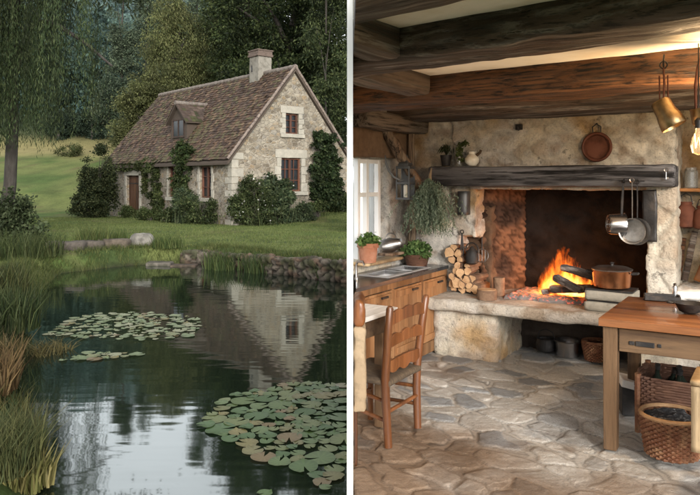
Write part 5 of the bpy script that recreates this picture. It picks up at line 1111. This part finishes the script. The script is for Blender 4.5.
# table things
def ont(px, py, z=.762): a, bb = atz(px, py, z); return K(a, bb, z)
t = thing('black_bowl', 'shallow black iron bowl on the front of the oak table', 'bowl', ont(690, 313), KRZ); b = MB(); b.lathe([(.035, 0), (.06, .012), (.082, .055), (.088, .06), (.08, .056), (.055, .02), (0, .016)], n=32); b.make('bowl', M['iron'], t, smooth=True); b = MB(); b.ring((-.105, 0, .056), .022, .006, 16, 5); b.make('handle', M['iron'], t)
t = thing('serving_tray', 'dark flat tray lying at the back edge of the oak table', 'tray', ont(662, 300), KRZ+R(10)); b = MB(); b.box((0, 0, .008), (.20, .12, .012)); 
for s_ in (-1, 1): b.box((0, s_*.064, .018), (.21, .01, .03)); b.box((s_*.105, 0, .018), (.01, .118, .03))
b.make('tray', M['iron'], t, bevel=.003)
t = thing('pepper_mill', 'small steel mill standing beside the dark tray', 'mill', ont(675, 299), KRZ); b = MB(); b.lathe([(.017, 0), (.018, .02), (.013, .05), (.016, .08), (.009, .09), (.012, .10), (0, .108)], n=16); b.make('body', M['steel'], t, smooth=True)
o = block('folded_cloth', (-.11, -.06, 0), (.13, .06, .055), .014, M['rag'], None, .022, 12, .03, loc=ont(693, 299), rz=KRZ+R(8)); tag(o, 'crumpled white cloth behind the black bowl', 'cloth')

# baskets
def weave(b, rx, ry, prof, coils, r, n=88, e=2., wob=1.0):
    """Woven coils round a (super)elliptic plan; prof(t) gives (scale, z)."""
    for k in range(coils):
        s_, z = prof((k+.5)/coils); rr = []
        for i in range(n):
            a = 2*math.pi*i/n; c_, s2 = math.cos(a), math.sin(a); x = math.copysign(abs(c_)**(2/e), c_)*rx*s_; y = math.copysign(abs(s2)**(2/e), s2)*ry*s_
            w = 1+wob*r/rx*math.cos(i*math.pi/2+k*math.pi); nx_, ny_ = (c_, s2); rr.append([b.bm.verts.new((x*w+nx_*math.cos(2*math.pi*j/5)*r, y*w+ny_*math.cos(2*math.pi*j/5)*r, z+math.sin(2*math.pi*j/5)*r*1.05)) for j in range(5)])
        for i in range(n):
            p_, q_ = rr[i], rr[(i+1) % n]
            for j in range(5): b.bm.faces.new((p_[j], q_[j], q_[(j+1) % 5], p_[(j+1) % 5]))
    return b
a0, b0 = atz(668, 466, 0); rb_ = thing('round_basket', 'round reddish wicker basket on the floor under the oak table', 'basket', K(a0+.0, b0+.14, .01), KRZ)
weave(MB(), .155, .155, lambda t: (.84+.2*t, .01+.215*t), 17, .0085).make('basket', M['wicker'], rb_, smooth=True); b = MB(); b.ring((0, 0, .232), .162, .012, 56, 7); b.make('rim', M['palewicker'], rb_, smooth=True); b = MB(); b.lathe([(.0, .006), (.128, .006), (.13, .01), (.148, .2), (.14, .2)], n=30); b.make('lining', M['darkwicker'], rb_)
o = block('coiled_net', (-.125, -.125, 0), (.125, .125, .075), .01, M['net'], None, .022, 22, .04, loc=rb_.location+Vector((0, 0, .155))); tag(o, 'dark coiled netting heaped in the round wicker basket', 'net')
hp_ = kthing('wicker_hamper', 'long dark wicker hamper full of bottles under the oak table', 'hamper', 2.28, -1.30, .14)
weave(MB(), .36, .20, lambda t: (1., .01+.20*t), 13, .0095, 120, 7).make('basket', M['darkwicker'], hp_, smooth=True)
b = MB(); b.box((0, 0, .008), (.70, .38, .012)); b.make('bottom', M['darkwicker'], hp_); 
for sx in (-1, 1):
    for sy in (-1, 1): b = MB(); b.tube([(sx*.345, sy*.185, -.135), (sx*.345, sy*.185, .225)], .018, 8); b.make('corner_post', M['wicker'], hp_)
for k in range(11):
    a = -.27+.055*k; bb = random.uniform(-.11, .09); t = thing('wine_bottle', 'dark dusty bottle lying in the long wicker hamper', 'bottle', hp_.location+Matrix.Rotation(KRZ, 3, 'Z') @ Vector((a, bb, .02)), KRZ+random.uniform(-.5, .5), 'bottles in the wicker hamper'); t.rotation_euler[0] = R(random.uniform(18, 38))
    b = MB(); b.lathe([(.034, 0), (.036, .02), (.036, .16), (.014, .21), (.013, .26), (.016, .262), (.012, .27), (0, .27)], n=16); b.make('bottle', M['bottle'], t, smooth=True); b = MB(); b.lathe([(.0165, .245), (.0165, .274), (0, .275)], n=12); b.make('cap', M['iron'], t)
sb = kthing('storage_box', 'small white board box on the floor behind the table leg', 'box', *atz(628, 412, 0), 0, R(20)); b = MB(); b.box((0, 0, .09), (.10, .16, .18)); b.make('box', M['iron'], sb, bevel=.004); b = MB(); b.box((0, 0, .205), (.11, .20, .05), rot=Matrix.Rotation(R(12), 3, 'Y')); b.make('lid', M['rag'], sb, bevel=.008)
# pale plank stool at the edge
sa, sbb = atz(700, 500, 0); st_ = kthing('plank_stool', 'pale plank stool end beside the round basket', 'stool', sa+.10, sbb+.02, 0)
z0_, z1_ = .225, .545
block('side_panel', (-.14, -.02, z0_), (.24, .0, z1_), .03, M['palewood'], st_, .003, 5, .004)
block('seat', (-.145, -.025, z1_+.002), (.245, .30, z1_+.028), .05, M['palewood'], st_, .002, 5, .006)
for x, y in ((-.07, .03), (.20, .03), (-.07, .27), (.20, .27)): b = MB(); b.box((x, y, .27), (.028, .028, .54)); b.make('leg', M['iron'], st_, bevel=.002)

# under the hearth
def floorat(px, py): a, bb = atz(px, py, 0); return a, bb
t = kthing('steel_basin', 'round steel basin on the floor under the hearth', 'basin', *floorat(568, 356), 0.); b = MB(); b.lathe([(.085, .0), (.10, .01), (.112, .13), (.122, .138), (.118, .142), (.106, .13), (.09, .02), (0, .015)], n=36); b.make('basin', M['steel'], t, smooth=True); b = MB(); b.ring((0, 0, .138), .119, .006, 40, 6); b.make('rim', M['steel'], t, smooth=True)
t = kthing('hearth_basket', 'brown wicker basket under the hearth beside the basin', 'basket', *floorat(596, 361), 0.); weave(MB(), .105, .105, lambda t: (.78+.26*t, .01+.155*t), 12, .008).make('basket', M['wicker'], t, smooth=True); b = MB(); b.ring((0, 0, .17), .11, .011, 44, 6); b.make('rim', M['wicker'], t, smooth=True); b = MB(); b.lathe([(0, .01), (.078, .012), (.10, .15)], n=24); b.make('lining', M['darkwicker'], t)
t = kthing('iron_cauldron', 'small black cauldron in the shadow under the hearth', 'cauldron', *floorat(546, 353), 0.); b = MB(); b.lathe([(.04, .01), (.08, .03), (.092, .08), (.08, .12), (.086, .135), (.075, .13), (.06, .03), (0, .025)], n=28); b.make('body', M['iron'], t, smooth=True); b = MB(); b.tube([(-.08, 0, .12), (-.06, 0, .19), (0, 0, .215), (.06, 0, .19), (.08, 0, .12)], .005, 6); b.make('handle', M['iron'], t)
t = kthing('glass_jar', 'little glass jar at the corner of the hearth base', 'jar', *floorat(514, 340), 0.); t.location.z += .0; b = MB(); b.lathe([(.035, 0), (.04, .01), (.04, .07), (.028, .085), (.028, .1), (.024, .1), (.03, .07), (.03, .012), (0, .012)], n=20); b.make('jar', M['clearglass'], t, smooth=True)

# right-hand niche: ledge, shelf, copper, boards
struct(kb('niche_ledge', (1.97, -.02, 0), (3.0, .47, .70), .035, M['plaster'], amp=.015, nsc=4, rnd=.03, stone=(5, .03), colf=plastercol(.9, None, 30)))
a_, z_ = KF.atd(690, 190, .22); sh = kthing('wall_shelf', 'narrow wooden wall shelf in the niche above the copper kettle', 'shelf', a_, .33, z_); block('board', (-.10, -.12, -.014), (.5, .12, .014), .04, M['oakx'], sh, .002, 5, .004); b = MB(); b.box((.1, .06, -.07), (.02, .1, .11)); b.make('bracket', M['iron'], sh)
t = thing('glass_jar', 'tall cut glass jar on the niche wall shelf', 'jar', sh.location+Matrix.Rotation(KRZ, 3, 'Z') @ Vector((.005, -.06, .014)), KRZ); b = MB(); b.lathe([(.045, 0), (.05, .01), (.05, .13), (.04, .15), (.04, .17), (.036, .17), (.042, .13), (.042, .012), (0, .012)], n=12); b.make('jar', M['clearglass'], t)
def hangpot(label, px, py, d, k=1.):
    t = thing('copper_kettle', label, 'kettle', kp(px, py, d), KRZ, 'old copper vessels in the niche'); b = MB(); b.lathe([(.04*k, -.115*k), (.075*k, -.10*k), (.085*k, -.03*k), (.07*k, .05*k), (.045*k, .075*k), (.05*k, .1*k), (.04*k, .1*k), (0, .085*k)], n=28); b.make('body', M['oldcopper'], t, smooth=True); b = MB(); b.tube([(-.05*k, 0, .08*k), (-.035*k, 0, .15*k), (0, 0, .17*k), (.035*k, 0, .15*k), (.05*k, 0, .08*k)], .005, 6); b.make('handle', M['iron'], t); return t
hangpot('rounded old copper kettle hanging below the niche shelf', 686, 214, .28); hangpot('dark copper vessel cut by the picture edge beside the kettle', 703, 217, .25, .9)
def board(label, px, py, w, h, rot, m):
    a_, z_ = KF.atd(px, py, .30); o = block('wooden_board', (-w/2, -.012, 0), (w/2, .012, h), .02, M[m], None, .004, 8, .008, loc=K(a_, .34, .715), rz=KRZ); o.rotation_euler = (R(-8), R(rot), KRZ); tag(o, label, 'board', 'dark boards leaning in the niche'); return o
board('narrow dark board leaning in the niche with a slanted top', 676, 283, .07, .36, 6, 'beamgloss'); board('taller dark board leaning beside the narrow one', 684, 283, .055, .42, 10, 'beam'); board('short brown board leaning at the picture edge', 697, 283, .07, .22, 20, 'oakx')

# pans hung from the beam and the bare bulb
hk = P(663.5, 64, 3.62)
t = thing('copper_saucepan', 'tarnished saucepan with a copper handle hanging from the reddish beam', 'pan', hk, KRZ); b = MB(); b.ring((0, 0, -.005), .018, .004, 16, 5, RX); b.tube([(0, .02, .05), (0, 0, .02), (0, 0, -.02)], .005, 6); b.make('hook', M['iron'], t); b = MB(); b.tube([(0, 0, -.02), (.004, 0, -.10), (.0, 0, -.185)], [.009, .012, .009], 8, flat=.5); b.tube([(.02, 0, -.06), (.022, 0, -.19)], .004, 5); b.tube([(-.02, 0, -.06), (-.018, 0, -.19)], .004, 5); b.make('handle', M['oldcopper'], t, smooth=True)
rt_ = Matrix.Rotation(R(-28), 3, 'Y') @ Matrix.Rotation(R(180), 3, 'X'); b = MB(); b.lathe([(.042, 0), (.050, .01), (.052, .07), (.060, .10), (.066, .15), (.063, .154), (.055, .10), (.046, .02), (0, .012)][::-1], (-.02, 0, -.19), 32, rt_); b.make('bowl', M['brass'], t, smooth=True)
t = thing('steel_saucepan', 'small steel saucepan with a copper handle hanging by the bulb', 'pan', P(698, 66, 3.6), KRZ); b = MB(); b.tube([(.03, 0, .1), (0, 0, 0), (-.012, 0, -.10), (-.01, 0, -.23)], [.006, .012, .013, .010], 8, flat=.6); b.make('handle', M['oldcopper'], t, smooth=True); b = MB(); b.lathe([(.055, 0), (.063, .01), (.066, .075), (.07, .08), (.062, .075), (.057, .012), (0, .01)], (.035, 0, -.30), 32, Matrix.Rotation(R(-6), 3, 'Y')); b.make('bowl', M['brass'], t, smooth=True)
bl = thing('light_bulb', 'lit bare filament bulb hanging at the picture edge', 'light bulb', P(698.5, 142, 3.55), KRZ); b = MB(); b.lathe([(.012, .075), (.016, .05), (.030, .02), (.038, -.02), (.030, -.055), (.0, -.068)], n=24); b.make('glass', M['bulbglass'], bl, smooth=True); b = MB(); b.tube([(-.012, 0, .04), (-.008, 0, -.03), (0, 0, .02), (.008, 0, -.03), (.012, 0, .04)], .0022, 5); b.make('filament', M['filament'], bl); b = MB(); b.lathe([(.017, .07), (.018, .11), (.008, .12), (.004, .125), (.003, .5), (0, .5)], n=14); b.make('socket', M['iron'], bl)

# ================================================================== LIGHT, SKY, CAMERA
def lamp(name, loc, e, c, r):
    l = bpy.data.lights.new(name, 'POINT'); l.energy = e; l.color = c; l.shadow_soft_size = r; o = bpy.data.objects.new(name, l); COL.objects.link(o); o.location = loc; return o
lamp('fire_light', K(.86, .16, .66), 11, (1, .36, .09), .10)
lamp('bulb_light', P(728, 132, 3.6), 58, (1, .66, .34), .05)
SEL, SAZ = R(17), R(166)                        # sun elevation; azimuth clockwise from +Y (the view direction)
w = bpy.data.worlds.new('World'); sc.world = w; w.use_nodes = True; nt = w.node_tree; bg = nt.nodes['Background']; sk = nt.nodes.new('ShaderNodeTexSky'); sk.sky_type = 'NISHITA'; sk.sun_disc = False; sk.sun_elevation = SEL; sk.sun_rotation = SAZ; sk.dust_density = 4; sk.air_density = 1.2; sk.altitude = 100
hs = nt.nodes.new('ShaderNodeHueSaturation'); hs.inputs['Saturation'].default_value = .2; nt.links.new(sk.outputs[0], hs.inputs['Color']); cl_ = nt.nodes.new('ShaderNodeTexNoise'); cl_.inputs['Scale'].default_value = 2.2; cl_.inputs['Detail'].default_value = 5; cm_ = nt.nodes.new('ShaderNodeMapRange'); cm_.inputs[1].default_value = .3; cm_.inputs[2].default_value = .7; cm_.inputs[3].default_value = 2.6; cm_.inputs[4].default_value = 5.2; nt.links.new(cl_.outputs[0], cm_.inputs[0])
cc = nt.nodes.new('ShaderNodeVectorMath'); cc.operation = 'SCALE'; cc.inputs[0].default_value = (.96, 1.0, 1.04); tcg = nt.nodes.new('ShaderNodeTexCoord'); dt = nt.nodes.new('ShaderNodeVectorMath'); dt.operation = 'DOT_PRODUCT'; dt.inputs[1].default_value = (-.48, .74, .46); nt.links.new(tcg.outputs['Generated'], dt.inputs[0]); dr_ = nt.nodes.new('ShaderNodeMapRange'); dr_.interpolation_type = 'SMOOTHSTEP'; dr_.inputs[1].default_value = .15; dr_.inputs[2].default_value = .85; dr_.inputs[3].default_value = 1.55; dr_.inputs[4].default_value = 2.5; nt.links.new(dt.outputs['Value'], dr_.inputs[0]); ml = nt.nodes.new('ShaderNodeMath'); ml.operation = 'MULTIPLY'; nt.links.new(cm_.outputs[0], ml.inputs[0]); nt.links.new(dr_.outputs[0], ml.inputs[1]); nt.links.new(ml.outputs[0], cc.inputs['Scale']); ad = nt.nodes.new('ShaderNodeVectorMath'); ad.operation = 'ADD'; nt.links.new(hs.outputs[0], ad.inputs[0]); nt.links.new(cc.outputs[0], ad.inputs[1]); nt.links.new(ad.outputs[0], bg.inputs[0]); bg.inputs[1].default_value = .15   # overcast: a cloud layer over the sky
l = bpy.data.lights.new('sun', 'SUN'); l.energy = 5.0; l.angle = R(20); l.color = (1, .97, .93); so = bpy.data.objects.new('sun', l); COL.objects.link(so)
dirn = Vector((math.sin(SAZ)*math.cos(SEL), math.cos(SAZ)*math.cos(SEL), math.sin(SEL))); so.rotation_euler = (-dirn).to_track_quat('-Z', 'Y').to_euler()
cam = bpy.data.cameras.new('camera'); cam.lens = 36; cam.sensor_width = 36; cam.shift_y = -(247.5-H0)/700; cam.clip_end = 2000; cam.clip_start = .05; co = bpy.data.objects.new('camera', cam); COL.objects.link(co); co.location = (0, 0, CZ); co.rotation_euler = (R(90), 0, 0); sc.camera = co
sc.view_settings.view_transform = 'Standard'; sc.view_settings.look = 'None'; sc.view_settings.exposure = 0
cy = sc.cycles; cy.use_denoising = True; cy.max_bounces = 7; cy.diffuse_bounces = 4; cy.glossy_bounces = 4; cy.transmission_bounces = 4; cy.transparent_max_bounces = 8; cy.volume_bounces = 0; cy.sample_clamp_indirect = 4
